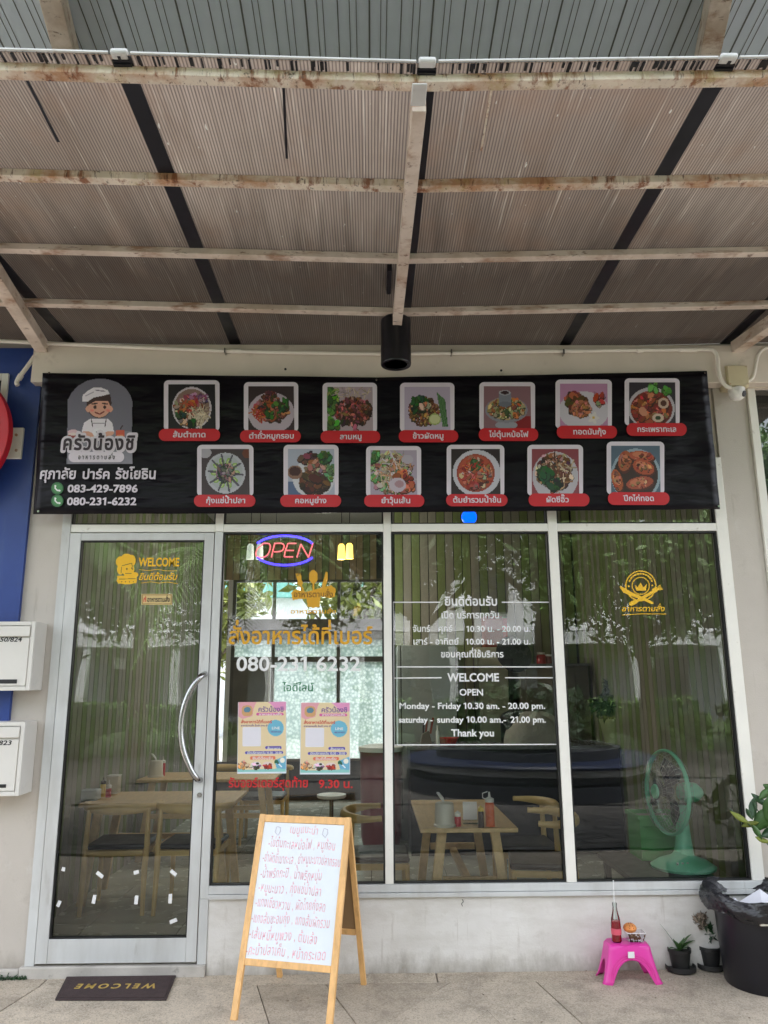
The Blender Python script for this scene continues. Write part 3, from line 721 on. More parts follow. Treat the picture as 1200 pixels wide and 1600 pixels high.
bx('bracket', M['alu_cream'], sg, (a.x - .02, -.05, b.z), (b.x, -.0285, a.z), bevel=.003)
bx('bracket_arm', M['alu_cream'], sg, (a.x - .05, -.13, (a.z + b.z) / 2 - .02), (a.x - .02, -.0505, (a.z + b.z) / 2 + .02))
for q in (680, 704):
    p = W(26, q, -.05); MB().tube([(p.x, -.051, p.z), (p.x, -.058, p.z)], .009, 8).build('bolt', M['steel_rust'], sg)
nr = thing('right_shop_window', (2.7, 0, 0), 'dark window of the next shop in a pale frame at the right edge', 'window')
zt = W(1180, 609).z; xf = xBR + .002
bx('window_frame', M['alu_cream'], nr, (xf, -0.02, 0.45), (xf + .05, .05, zt), bevel=.002)
bx('window_frame', M['beam'], nr, (xf, -0.02, zt + .001), (4.6, .16, 3.66))
bx('window_pane', M['glass'], nr, (xf + .051, 0.01, .45), (4.6, .016, zt - .001), smooth=False)
bx('dark_room_board', M['dark'], nr, (xf + .001, .1, .45), (4.6, .12, zt - .001))  # dark board added behind the pane in place of a shaded room
bx('low_wall', M['wall'], nr, (xf, 0.0, -.05), (4.6, .14, .449))

# ================================================================== AWNING
ZS = 3.6600
XC = 0.165
def sag(x): return 0.055 * abs(x - XC) / 2.2
aw = thing('awning', (XC, -1.15, 3.6), 'rusty cream steel awning roofed with dirty ribbed polycarbonate over the shop front', 'awning')
joints = [-3.0, -1.94, -0.87, 0.2, 1.262, 2.33, 3.4]
yE = G(640, 95, ZS + .01).y
for i in range(len(joints) - 1):                 # one sheet between two joint strips
    x0, x1 = joints[i] + .004, joints[i + 1] - .004; m = MB(); n = 12
    for k in range(n + 1):
        x = x0 + (x1 - x0) * k / n
        m.v += [(x, yE, ZS + sag(x)), (x, -0.0, ZS + sag(x))]
    for k in range(n): m.f.append((2 * k, 2 * k + 1, 2 * k + 3, 2 * k + 2))
    m.build('roof_sheet', M['poly'], aw)
for x in joints[1:-1]:
    z = ZS + sag(x)
    bx('joint_strip', M['black_joint'], aw, (x - .034, yE + .02, z - .006), (x + .034, -.001, z - .001))
    cap_ = bx('end_cap', M['white_trim'], aw, (x - .031, yE - .016, z - .005), (x + .031, yE + .022, z + .016), bevel=.008)
    bx('joint_strip', M['black_joint'], aw, (x - .032, yE + .031, z - .012), (x + .032, yE + .13, z - .0065))
pj = [(128, 1), (291, 0), (405, 0), (489, 0)]
ZB = 3.622
ys = []
for py, fb in pj:
    y0 = G(640, py, ZB).y; ys.append(y0)
    for x0, x1 in ((-3.3, XC), (XC + .001, 3.4)):
        m = MB(); dz0, dz1 = sag(x0), sag(x1); w = .048; h = .0345
        v = []
        for x, dz in ((x0, dz0), (x1, dz1)):
            v += [(x, y0, ZB + dz), (x, y0 + w, ZB + dz), (x, y0 + w, ZB + dz + h), (x, y0, ZB + dz + h)]
        m.add(v, [(0, 1, 2, 3), (7, 6, 5, 4), (0, 4, 5, 1), (1, 5, 6, 2), (2, 6, 7, 3), (3, 7, 4, 0)])
        m.build('purlin', M['steel_rust'] if fb or py == 291 else M['steel_paint'], aw, bevel=.003)
# sheet clips and dark soiled ends hanging over the front purlin, white drip trim
for x0, x1 in zip(joints[:-1], joints[1:]):
    m = MB(); a_, b_ = x0 + .038, x1 - .038
    v = []
    for x in (a_, b_):
        z = ZS + sag(x); v += [(x, yE - .010, z - .001), (x, yE - .002, z - .001), (x, yE - .002, z + .007), (x, yE - .010, z + .007)]
    m.add(v, [(0, 1, 2, 3), (7, 6, 5, 4), (0, 4, 5, 1), (1, 5, 6, 2), (2, 6, 7, 3), (3, 7, 4, 0)])
    m.build('edge_trim', M['white_trim'], aw, bevel=.002)
m = MB(); r_ = random.Random(3)
for k in range(190):
    x = r_.uniform(-2.4, 2.9); z = ZS + sag(x); w = r_.uniform(.003, .012); l = r_.uniform(.02, .05)
    m.box((x, yE + .002, z - .007), (x + w, yE + .002 + l, z - .002))
tag(m.build('grime_patch', M['black_joint'], aw, smooth=False), kind='stuff')
# rafters under the purlins
def rafter(xa, xb, ya, yb, w=.052):
    m = MB(); z0, z1 = 3.545, 3.618
    v = []
    for x, y in ((xa, ya), (xb, yb)):
        dz = sag((xa + xb) / 2); v += [(x - w / 2, y, z0 + dz), (x + w / 2, y, z0 + dz), (x + w / 2, y, z1 + dz), (x - w / 2, y, z1 + dz)]
    m.add(v, [(0, 1, 2, 3), (7, 6, 5, 4), (0, 4, 5, 1), (1, 5, 6, 2), (2, 6, 7, 3), (3, 7, 4, 0)])
    return m.build('rafter', M['steel_paint'], aw, bevel=.003)
rafter(G(656, 160, 3.545).x, G(621, 480, 3.545).x, ys[0] + .052, -.101)
_a = G(0, 447, 3.6); _b = G(66, 565, 3.55)
def lin(y, a, b): return a.x + (b.x - a.x) * (y - a.y) / (b.y - a.y)
rafter(lin(-2.2, _a, _b), lin(-.101, _a, _b), ys[0] + .052, -.101, .075)
_a = G(1196, 522, 3.6); _b = G(1140, 560, 3.6)
rafter(lin(-2.2, _a, _b), lin(-.101, _a, _b), ys[0] + .052, -.101, .075)
q0, q1 = G(656, 129, 3.54), G(656, 165, 3.54)
bx('end_plate', M['white_trim'], aw, (q0.x - .026, q0.y + .004, 3.536), (q0.x + .026, q1.y, 3.543), bevel=.004)
for (xa, ya, xb, yb, w, mt) in ((40, 135, 90, 232, .010, 'black_joint'), (443, 138, 448, 250, .010, 'black_joint'), (768, 140, 752, 236, .008, 'steel_rust')):
    p, q = G(xa, ya, ZS), G(xb, yb, ZS); zz = ZS + sag(p.x) - .004
    MB().beam((p.x, p.y, zz), (q.x, q.y, zz), w, .004).build('seam', M[mt], aw)
p = G(613, 440, 3.63); bx('bracket', M['black_joint'], aw, (p.x - .03, p.y - .12, 3.62), (p.x - .005, p.y + .12, 3.68))

# higher grey metal roof above the awning
hr = thing('canopy_roof', (0, -1.5, 6.4), 'grey ribbed metal canopy roof high above the awning', 'roof')
SL = 0.12
def zr(y): return 5.30 - SL * y
rp = MB()
y0, y1 = -3.3, 0.0
rp.add([(0, y0, zr(y0)), (.375, y0, zr(y0)), (.375, y1, zr(y1)), (0, y1, zr(y1)), (0, y0, zr(y0) + .03), (.375, y0, zr(y0) + .03), (.375, y1, zr(y1) + .03), (0, y1, zr(y1) + .03)],
       [(0, 3, 2, 1), (4, 5, 6, 7), (0, 1, 5, 4), (1, 2, 6, 5), (2, 3, 7, 6), (3, 0, 4, 7)])
sm_ = MB()
for k, (xx, w) in enumerate(((0.0, .010), (.07, .004), (.105, .004), (.19, .006), (.26, .004), (.30, .004))):
    sm_.add([(xx, y0, zr(y0) - .002), (xx + w, y0, zr(y0) - .002), (xx + w, y1, zr(y1) - .002), (xx, y1, zr(y1) - .002), (xx, y0, zr(y0) - .0002), (xx + w, y0, zr(y0) - .0002), (xx + w, y1, zr(y1) - .0002), (xx, y1, zr(y1) - .0002)],
            [(0, 3, 2, 1), (4, 5, 6, 7), (0, 1, 5, 4), (1, 2, 6, 5), (2, 3, 7, 6), (3, 0, 4, 7)])
p0 = rp.build('roof_panel', M['metal_roof'], hr, smooth=False); s0 = sm_.build('seam', M['roof_seam'], p0, smooth=False)
p0.location.x = -6.0
for k in range(1, 33):
    p_ = p0.copy(); COL.objects.link(p_); p_.parent = hr; p_.location.x = -6.0 + k * .3745
    s_ = s0.copy(); COL.objects.link(s_); s_.parent = p_
for (pa, pb, w) in (((83, 5), (101, 68), .12), ((1117, 30), (1104, 88), .12)):
    for q in (pa, pb): pass
    xa = G(pa[0], pa[1], 5.3).x; xb = G(pb[0], pb[1], 5.3).x; ya = G(pa[0], pa[1], 5.3).y; yb = G(pb[0], pb[1], 5.3).y
    f = lambda y: xa + (xb - xa) * (y - ya) / (yb - ya)
    MB().beam((f(-3.1), -3.2, zr(-3.2) - .085), (f(-.05), -.03, zr(-.03) - .085), w, .15).build('beam', M['steel_paint'], hr, bevel=.004)
for y in (-3.15, ):
    MB().beam((-6, y, zr(y) - .2), (6, y, zr(y) - .2), .1, .08).build('cross_beam', M['steel_paint'], hr)
for x in (-5.7, 5.7):
    MB().beam((x, -3.15, 0), (x, -3.15, zr(-3.15) - .25), .15, .15).build('post', M['steel_paint'], hr)

# ================================================================== LAMP, CONDUIT, CAMERA, PIPES
zl = 3.62
lt = G(618, 500, zl); lb = W(617.5, 570, lt.y)
lamp = thing('downlight', (lt.x, lt.y, lb.z), 'black cylindrical downlight hanging under the awning above the banner', 'lamp')
R_ = 23.5 / FPX * ((lt.y - CAM.y) * .976 + 2.0 * .216)
MB().lathe([(R_, lb.z + .004), (R_, zl - .008), (R_ * .93, zl)], (lt.x, lt.y, 0), 40).build('housing', M['black_lamp'], lamp)
MB().lathe([(R_, lb.z + .004), (R_ * .98, lb.z - .002), (R_ * .75, lb.z), (R_ * .72, lb.z + .03)], (lt.x, lt.y, 0), 40).build('rim', M['black_lamp'], lamp)
MB().lathe([(R_ * .72, lb.z + .02), (R_ * .6, lb.z + .05), (R_ * .25, lb.z + .065), (.001, lb.z + .066)], (lt.x, lt.y, 0), 32).build('reflector', M['chrome'], lamp)
MB().lathe([(.001, lb.z + .012), (R_ * .60, lb.z + .010), (R_ * .62, lb.z + .016), (.001, lb.z + .018)], (lt.x, lt.y, 0), 32).build('lens', M['white_plastic'], lamp)

cp = thing('conduit_pipe', tuple(W(600, 552, -.12)), 'ivory conduit pipe running along the top of the wall under the awning', 'pipe')
pts = [W(x, y, -.125) for x, y in ((-60, 531), (0, 533), (180, 541), (350, 548), (480, 551), (600, 552.5), (760, 551), (830, 549), (1040, 546.5), (1103, 546), (1116, 549), (1121, 560), (1122, 575), (1126, 592), (1134, 603), (1142, 606))]
MB().tube(smoothpts(pts, 4), .0125, 10).build('pipe', M['pipe'], cp)
for x, y, l in ((369, 548.3, 8), (604, 552.5, 5), (1000, 547.4, 5), (1075, 546.5, 14)):
    a = W(x - l, y, -.125); b = W(x + l, y, -.125); MB().tube([a, b], .0165, 12).build('coupling', M['pipe'], cp)
for x in (352, 705, 880):
    a = W(x, 549 if x < 500 else 551, -.125); bx('clip', M['chrome'], cp, (a.x - .004, -.145, a.z - .016), (a.x + .004, -.101, a.z + .016))
c2 = thing('curved_conduit', tuple(W(1185, 560, -.1)), 'short curved conduit from camera box up to the right', 'pipe')
pts = [W(x, y, -.1) for x, y in ((1168, 596), (1176, 590), (1180, 575), (1184, 556), (1192, 546), (1203, 543), (1260, 541))]
MB().tube(smoothpts(pts, 4), .011, 10).build('pipe', M['pipe'], c2)
p3 = thing('elbow_pipe', tuple(W(40, 575, -.06)), 'ivory pipe with elbow slanting down the blue wall', 'pipe')
pts = [W(x, y, -.06) for x, y in ((62, 545), (52, 560), (36, 582), (29, 591), (26, 598), (28, 602))]
MB().tube(smoothpts(pts, 4), .014, 10).build('pipe', M['pipe'], p3)
a, b = W(33, 586, -.06), W(29, 593, -.06); MB().tube([a, b], .0185, 10).build('elbow', M['pipe'], p3)
_c = W(1151, 588, -.09)
cc = thing('junction_box', tuple(_c), 'square ivory junction box on the right pier', 'junction box')
a, b = W(1133, 571, -.11), W(1171, 604, -.11)
bx('box', M['cream_box'], cc, (a.x, -.11, b.z), (b.x, -.001, a.z), bevel=.006)
bx('lid', M['cream_box'], cc, (a.x + .004, -.122, b.z + .004), (b.x - .004, -.1105, a.z - .004), bevel=.005)
for sx, sz in ((a.x + .014, a.z - .014), (b.x - .014, a.z - .014), (a.x + .014, b.z + .014), (b.x - .014, b.z + .014)):
    MB().tube([(sx, -.1225, sz), (sx, -.125, sz)], .004, 8).build('screw', M['steel_rust'], cc)
sc_ = W(1152, 611, -.09)
scam = thing('dome_camera', tuple(sc_), 'small white dome security camera below the junction box', 'camera')
MB().lathe([(.046, b.z - .001), (.052, b.z - .008), (.050, b.z - .022)], (sc_.x, -.08, 0), 24).build('base', M['white_plastic'], scam)
MB().lathe([(.050 * math.sin(t), -.050 * math.cos(t)) for t in [i * math.pi / 12 for i in range(13)]], (sc_.x, -.085, b.z - .035), 24).build('ball', M['white_plastic'], scam)
dv = Vector((.55, -.75, -.35)).normalized(); cb = Vector((sc_.x, -.085, b.z - .035))
MB().tube([cb + dv * .030, cb + dv * .052], [.022, .019], 20).build('lens', M['black_lamp'], scam)

# ================================================================== MAILBOXES
def mailbox(p0, p1, txt, tx0, tx1, ty, label, slot=None, eye=None):
    Yf = -.17; a = W(*p0, Yf); b = W(*p1, Yf); x0 = b.x - .46
    t = thing('mailbox', ((x0 + b.x) / 2, 0, b.z), label, 'mailbox')
    bx('body', M['mailbox'], t, (x0, Yf + .012, b.z), (b.x, -.0005, a.z), bevel=.005)
    m = MB(); w = .022
    m.box((x0, Yf, b.z), (x0 + w, Yf + .0115, a.z)); m.box((b.x - w, Yf, b.z), (b.x, Yf + .0115, a.z)); m.box((x0 + w, Yf, b.z), (b.x - w, Yf + .0115, b.z + w)); m.box((x0 + w, Yf, a.z - w), (b.x - w, Yf + .0115, a.z))
    m.build('rim', M['mailbox'], t, bevel=.002)
    bx('flap', M['mailbox'], t, (x0 + w + .004, Yf - .006, a.z - .085), (b.x - w - .004, Yf + .0112, a.z - w - .004), bevel=.003)
    bx('door', M['mailbox'], t, (x0 + w + .006, Yf + .003, b.z + w + .005), (b.x - w - .006, Yf + .0113, a.z - .095), bevel=.002)
    text(txt, tx0, tx1, ty, 7, M['black'], t, Yf + .0022, thai=False, slant=.15, off=.03)
    if slot:
        s0, s1 = W(*slot[0], Yf), W(*slot[1], Yf); bx('slot', M['black'], t, (s0.x, Yf + .0005, s1.z), (s1.x, Yf + .0028, s0.z), bevel=.003)
    return t
mailbox((55, 971), (46, 1079), '250/824', -7, 34, 1002.5, 'upper white mailbox numbered 250/824 beside the door', ((-60, 1062), (26, 1068)))
mailbox((40, 1128), (29, 1244), '250/823', -28, 18, 1164, 'lower white mailbox numbered 823 beside the door', ((-60, 1226), (9, 1231)))

# ================================================================== BANNER
YBn = -.135
bt = W(585, 585, YBn)
ban = thing('menu_banner', tuple(W(590, 700, YBn)), 'long black vinyl banner with food pictures and Thai captions above the window', 'banner')
P4 = [W(66, 582, YBn), W(330, 586, YBn), W(590, 589, YBn), W(850, 585, YBn), W(1105, 579, YBn)]; Q4 = [W(51, 803, YBn), W(330, 802, YBn), W(590, 800.5, YBn), W(850, 798, YBn), W(1126, 795, YBn)]
m = MB(); nx, nz = 96, 20
def lerpl(L, t):
    k = min(int(t * (len(L) - 1)), len(L) - 2); f = t * (len(L) - 1) - k; return L[k].lerp(L[k + 1], f)
for i in range(nx + 1):
    a = lerpl(P4, i / nx); b = lerpl(Q4, i / nx)
    for j in range(nz + 1):
        p = a.lerp(b, j / nz); w = .003 * math.sin(i * .9 + j * .5) * (j / nz) + .002 * math.sin(i * .31 + j)
        m.v.append((p.x, p.y + .008 + w, p.z))
for i in range(nx):
    for j in range(nz): m.f.append((i * (nz + 1) + j, i * (nz + 1) + j + 1, (i + 1) * (nz + 1) + j + 1, (i + 1) * (nz + 1) + j))
m.build('sheet', M['banner'], ban, solid=.002)
for x, y in ((77, 583), (588, 594), (1101, 583), (1123, 791), (60, 799)):
    p = W(x, y, YBn); MB().tube([(p.x, YBn + .006, p.z), (p.x, YBn - .004, p.z)], .007, 10).build('eyelet', M['chrome'], ban)

def foodpic(kind, w=62, h=56):
    K = dict(seed=hash(kind) % 1000 if isinstance(kind, str) else kind)
    s = kind
    G_ = (70, 120, 50); DG = (40, 80, 40); R_ = (190, 50, 40); O_ = (215, 120, 60); B_ = (110, 60, 40); DB_ = (70, 38, 30); P_ = (205, 120, 110); C_ = (215, 195, 165); Wh = (215, 205, 215); Pu = (165, 90, 140)
    if s == 1:
        p = Paint(w, h, (28, 24, 32), 1); p.ell(.5, .52, .46, .46, (225, 215, 225)).ell(.5, .52, .42, .42, (150, 120, 110))
        p.blobs(.5, .35, .3, .14, 60, .04, [Pu, (220, 170, 200), P_]).blobs(.28, .5, .16, .16, 50, .04, [O_, C_, (190, 100, 50)]).blobs(.55, .5, .2, .16, 90, .035, [R_, O_, P_]).strands(.65, .68, .18, .14, 60, .012, [C_, (230, 215, 190)]).blobs(.36, .78, .16, .1, 40, .04, [C_, (225, 150, 110)]).blobs(.25, .66, .1, .06, 16, .045, [G_, DG]).blobs(.5, .85, .06, .06, 8, .05, [DG]).blobs(.75, .3, .1, .08, 30, .03, [Wh, Pu])
    elif s == 2:
        p = Paint(w, h, (60, 45, 50), 2); p.ell(.5, .6, .56, .46, (205, 190, 205)).blobs(.5, .5, .40, .26, 170, .045, [B_, P_, (150, 70, 50), O_]).blobs(.5, .52, .34, .22, 26, .045, [G_, DG]).blobs(.45, .2, .2, .07, 30, .035, [(120, 50, 60), B_]).strands(.22, .62, .14, .12, 24, .015, [O_, R_]).blobs(.8, .4, .06, .12, 12, .04, [DG, G_])
    elif s == 3:
        p = Paint(w, h, (190, 170, 180), 3); p.blobs(.1, .3, .16, .26, 40, .06, [(95, 150, 60), (130, 175, 90)]).blobs(.1, .85, .14, .1, 20, .06, [(95, 150, 60)]).strands(.55, .14, .42, .1, 60, .01, [C_, (200, 180, 190)]).blobs(.58, .55, .44, .30, 330, .036, [(150, 80, 75), P_, B_, (180, 90, 80), DB_]).blobs(.6, .95, .1, .07, 3, .09, [(200, 90, 110)])
    elif s == 4:
        p = Paint(w, h, (205, 190, 215), 4); p.blobs(.42, .56, .36, .32, 380, .026, [(150, 100, 60), (190, 140, 90), B_, (120, 70, 45)]).blobs(.32, .32, .2, .1, 40, .045, [DG, (50, 90, 60)]).blobs(.3, .52, .16, .08, 20, .04, [DG]).blobs(.45, .45, .12, .06, 20, .045, [P_, C_]).ell(.66, .74, .15, .13, (170, 190, 110)).ell(.66, .74, .125, .105, (222, 225, 170))
        for k in range(9): p.line(.72 + .02 * k, .14 + .02 * k, .84 + .012 * k, .9, .012, ((50, 100, 50), (110, 150, 100))[k % 2])
    elif s == 5:
        p = Paint(w, h, (150, 110, 120), 5); p.rect(.5, .7, 1, 1, (150, 30, 40)).ell(.48, .9, .26, .1, (170, 170, 185)).ell(.48, .55, .5, .30, (150, 150, 165)).ell(.48, .52, .45, .26, (200, 170, 120)).blobs(.48, .52, .40, .22, 200, .04, [C_, O_, (220, 215, 150), (90, 140, 70)]).rect(.32, .14, .58, .42, (140, 145, 160)).ell(.45, .42, .155, .06, (120, 125, 140)).ell(.45, .15, .14, .06, (190, 190, 200)).ell(.45, .15, .10, .04, (60, 35, 40))
    elif s == 6:
        p = Paint(w, h, (205, 150, 190), 6); p.ell(.5, .62, .58, .44, (222, 215, 228)).blobs(.32, .42, .18, .2, 50, .07, [(190, 110, 70), B_]).ell(.45, .58, .23, .2, (195, 120, 85)).blobs(.45, .58, .2, .17, 90, .035, [(190, 110, 80), (215, 150, 110)]).blobs(.82, .36, .1, .12, 26, .05, [R_, (230, 200, 190)])
        for a in range(5): p.ell(.70 + .07 * math.cos(a * 1.256) / p.asp, .78 + .08 * math.sin(a * 1.256), .065, .04, (238, 232, 230), a * 1.256)
        p.ell(.70, .78, .03, .03, (230, 190, 80))
    elif s == 7:
        p = Paint(w, h, (55, 48, 60), 7); p.ell(.48, .62, .56, .50, (205, 200, 210)).ell(.48, .64, .50, .44, (120, 40, 30)).blobs(.46, .62, .42, .36, 130, .05, [R_, O_, (150, 60, 45), (225, 140, 100)]).ell(.74, .5, .13, .13, (220, 190, 170)).ell(.74, .5, .07, .07, (90, 50, 40)).ell(.62, .85, .14, .1, (225, 200, 180)).ell(.62, .85, .07, .05, (50, 70, 40)).ell(.3, .7, .12, .09, (220, 150, 120), 1.0).blobs(.52, .12, .1, .08, 14, .05, [(90, 170, 60), (120, 190, 90)]).blobs(.8, .2, .1, .06, 10, .05, [(90, 160, 60)])
    elif s == 8:
        p = Paint(w, h, (70, 55, 60), 8); p.ell(.08, .08, .14, .12, (190, 185, 195)).ell(.95, .1, .1, .1, (120, 60, 40)).ell(.5, .52, .46, .44, (205, 205, 215)).ell(.5, .52, .40, .38, (190, 195, 200))
        for a in range(10):
            t = a * .628; p.ell(.5 + .26 * math.cos(t) / p.asp, .52 + .26 * math.sin(t), .08, .06, (150, 190, 90), t).ell(.5 + .26 * math.cos(t) / p.asp, .52 + .26 * math.sin(t), .05, .035, (200, 220, 150), t)
            p.line(.5 + .1 * math.cos(t) / p.asp, .52 + .1 * math.sin(t), .5 + .40 * math.cos(t + .1) / p.asp, .52 + .40 * math.sin(t + .1), .022, (90, 85, 100))
        p.blobs(.5, .52, .2, .2, 90, .035, [(150, 130, 140), (110, 100, 110), DG, (180, 140, 130)])
    elif s == 9:
        p = Paint(w, h, (190, 195, 215), 9); p.rect(0, .7, .3, 1, (90, 110, 150)).ell(.55, .62, .5, .42, (225, 225, 232)).blobs(.5, .2, .26, .1, 50, .05, [DB_, (110, 50, 60)]).blobs(.6, .4, .22, .14, 60, .05, [(190, 120, 110), (150, 80, 70), C_]).blobs(.55, .72, .34, .17, 110, .07, [DB_, B_, (125, 70, 60)]).blobs(.8, .18, .14, .12, 40, .04, [DG, G_]).blobs(.9, .5, .08, .14, 20, .05, [(130, 180, 100)]).ell(.15, .5, .18, .15, (150, 110, 90)).ell(.15, .48, .14, .10, (70, 30, 25))
    elif s == 10:
        p = Paint(w, h, (190, 175, 195), 10); p.blobs(.45, .5, .5, .44, 230, .05, [(110, 160, 80), C_, (225, 200, 190), (200, 130, 100), (150, 190, 120)]).strands(.5, .4, .4, .34, 70, .012, [C_, Wh, (220, 150, 110)], .3).blobs(.7, .7, .22, .2, 50, .06, [R_, (225, 120, 80)]).ell(.58, .76, .2, .16, (215, 200, 215)).ell(.62, .74, .11, .08, (190, 150, 160)).ell(.8, .2, .14, .1, (200, 190, 205))
        p.blobs(.1, .1, .1, .1, 12, .06, [(110, 170, 80)])
    elif s == 11:
        p = Paint(w, h, (45, 30, 35), 11); p.ell(.52, .52, .54, .50, (215, 212, 225)).ell(.5, .52, .43, .41, (165, 70, 50)).ell(.5, .52, .40, .38, (190, 85, 60)).blobs(.5, .52, .33, .31, 90, .05, [(200, 110, 85), (220, 150, 125), (170, 70, 55), C_]).blobs(.5, .34, .12, .09, 30, .035, [(60, 120, 80), DG]).strands(.5, .5, .34, .3, 30, .012, [O_, R_])
    elif s == 12:
        p = Paint(w, h, (150, 70, 80), 12); p.ell(.5, .6, .54, .54, (205, 200, 210)).blobs(.5, .5, .42, .38, 150, .05, [B_, C_, DB_, (190, 140, 110), (150, 90, 60)]).strands(.5, .5, .36, .3, 60, .014, [C_, (180, 130, 90), B_], .3).blobs(.3, .55, .14, .2, 30, .06, [DG, (40, 90, 55)]).blobs(.5, .8, .12, .1, 14, .06, [DG])
    else:
        p = Paint(w, h, (90, 110, 130), 13); p.ell(.5, .62, .56, .56, (165, 185, 200)).ell(.5, .62, .5, .5, (60, 40, 35))
        for cx, cy, rx, ry, t in ((.28, .32, .16, .24, .2), (.62, .22, .3, .12, .1), (.66, .45, .26, .17, .3), (.12, .72, .12, .26, -.3), (.58, .78, .32, .14, -.15)):
            p.ell(cx + .01, cy + .03, rx, ry, (90, 40, 30), t).ell(cx, cy, rx * .95, ry * .9, (185, 90, 60), t, 8).ell(cx - .02, cy - .03, rx * .6, ry * .5, (215, 130, 95), t).blobs(cx, cy, rx * .7, ry * .7, 16, .025, [(170, 80, 50), (225, 150, 110)])
    return p
def roundrect(x0, y0, x1, y1, r, Y, mat, parent, name, n=5, off=0.0):
    """rounded card given in reference pixels, on plane y=Y"""
    A = W(x0, y0, Y); B = W(x1, y0, Y); C = W(x0, y1, Y); Dd = W(x1, y1, Y); m = MB(); pts = []
    for cx, cy, a0 in ((r[0], r[1], 180), (1 - r[0], r[1], 270), (1 - r[0], 1 - r[1], 0), (r[0], 1 - r[1], 90)):
        for k in range(n + 1):
            a = D(a0 + 90 * k / n); u = cx + r[0] * math.cos(a); v = cy + r[1] * math.sin(a)
            t = A.lerp(B, u); b = C.lerp(Dd, u); p = t.lerp(b, v); pts.append((p.x, Y, p.z))
    m.prism(pts, (0, .0008, 0))
    return m.build(name, mat, parent, smooth=False)
cards = [(256, 594, 343, 672, 248, 670, 344, 689, 'ส้มตำถาด', 270, 321), (381, 597, 466, 673, 375, 672, 470, 691, 'ตำถั่วหมูกรอบ', 389, 459), (504, 598, 589, 675, 501, 673, 594, 692, 'ลาบหมู', 531, 565),
         (625, 598, 710, 673, 623, 672, 716, 691, 'ข้าวผัดหมู', 645, 693), (749, 597, 836, 671, 748, 669, 841, 689, 'ไข่ตุ๋นหม้อไฟ', 764, 826), (868, 593, 956, 668, 870, 665, 964, 685, 'ทอดมันกุ้ง', 896, 947),
         (976, 591, 1062, 663, 979, 661, 1073, 681, 'กระเพราทะเล', 996, 1057), (308, 695, 396, 774, 303, 773, 399, 792, 'กุ้งแช่น้ำปลา', 322, 383), (443, 695, 529, 775, 438, 773, 533, 792, 'คอหมูย่าง', 461, 510),
         (572, 697, 658, 775, 569, 773, 663, 792, 'ยำวุ้นเส้น', 596, 641), (698, 695, 788, 774, 697, 772, 793, 791, 'ต้มยำรวมน้ำข้น', 708, 783), (824, 695, 911, 773, 826, 771, 921, 791, 'ผัดซีอิ๊ว', 854, 889), (948, 690, 1038, 771, 950, 769, 1046, 789, 'ปีกไก่ทอด', 974, 1022)]
Y1 = YBn - .003; Y2 = YBn - .0045; Y3 = YBn - .006; Y4 = YBn - .0075
for i, (a, b, c, d, e_, f2, g_, h_, s, t0, t1) in enumerate(cards):
    card = roundrect(a, b, c, d + 2, (.09, .09), Y1, M['lilac_white'], ban, 'picture_card')
    pic = foodpic(i + 1); ins = 7
    A = W(a + ins, b + 6.5, Y2); B = W(c - ins, b + 6.5, Y2); C = W(a + ins, d, Y2)
    pic.build('food_picture', A, B, C, M['print'], card, gain=.86)
    cap_ = roundrect(e_, f2, g_, h_, (.10, .48), Y3, M['red'], ban, 'caption_pill', 7)
    text(s, t0, t1, (f2 + h_) / 2 + 3.6, 6.6, M['lilac_white'], cap_, Y4, off=.026)
# logo block
PW, PH = 118, 146
p = Paint(PW, PH, None, 5)
GR = (110, 108, 122); GR2 = (132, 130, 142)
px = lambda x: (x - 98) / 112.0
py_ = lambda y: (y - 590) / 136.0
p.poly([(px(104), py_(725)), (px(106), py_(625)), (px(112), py_(614)), (px(122), py_(603)), (px(136), py_(595)), (px(152), py_(591.5)), (px(168), py_(592.5)), (px(184), py_(598)), (px(196), py_(607)), (px(203), py_(618)), (px(206), py_(628)), (px(203), py_(725))], GR)
p.rect(px(106), py_(675), px(204), py_(725), GR2)
p.poly([(px(104), py_(725)), (px(104), py_(676)), (px(98), py_(676)), (px(98), py_(725))], GR2) if False else None
SK = (214, 160, 140); WH = (225, 218, 228); BRN = (62, 40, 40); LN = (60, 45, 60)
def E(cx, cy, rx, ry, c, rot=0, clip=None): p.ell(px(cx), py_(cy), rx / 136, ry / 136, c, rot, clip=clip)
E(154, 634, 19, 20, BRN); E(137.5, 640, 4, 5, SK); E(171.5, 640, 4, 5, SK); E(154.5, 637, 16.5, 16, SK)
p.poly([(px(139), py_(633)), (px(139), py_(620)), (px(172), py_(617)), (px(174), py_(632)), (px(168), py_(627)), (px(150), py_(627)), (px(144), py_(630))], BRN)
p.poly([(px(128), py_(628)), (px(129), py_(618)), (px(137), py_(611)), (px(146), py_(606)), (px(158), py_(606)), (px(168), py_(610)), (px(171), py_(616)), (px(160), py_(619)), (px(146), py_(622)), (px(137), py_(628))], WH)
p.line(px(134), py_(619), px(146), py_(613), .006, (170, 160, 180)); p.line(px(149), py_(610), px(164), py_(612), .006, (120, 110, 130))
E(148, 637, 2.2, 3, BRN); E(163, 637, 2.2, 3, BRN); p.line(px(144), py_(632), px(151), py_(631), .008, BRN); p.line(px(160), py_(631), px(167), py_(632), .008, BRN)
E(143.5, 642, 3, 2, (225, 130, 120)); E(168, 642, 3, 2, (225, 130, 120)); p.line(px(148), py_(645), px(155), py_(648), .008, (120, 40, 40)); p.line(px(155), py_(648), px(162), py_(644), .008, (120, 40, 40))
p.poly([(px(127), py_(675)), (px(131), py_(661)), (px(141), py_(655)), (px(168), py_(655)), (px(174), py_(661)), (px(177), py_(676)), (px(165), py_(690)), (px(140), py_(690))], WH)
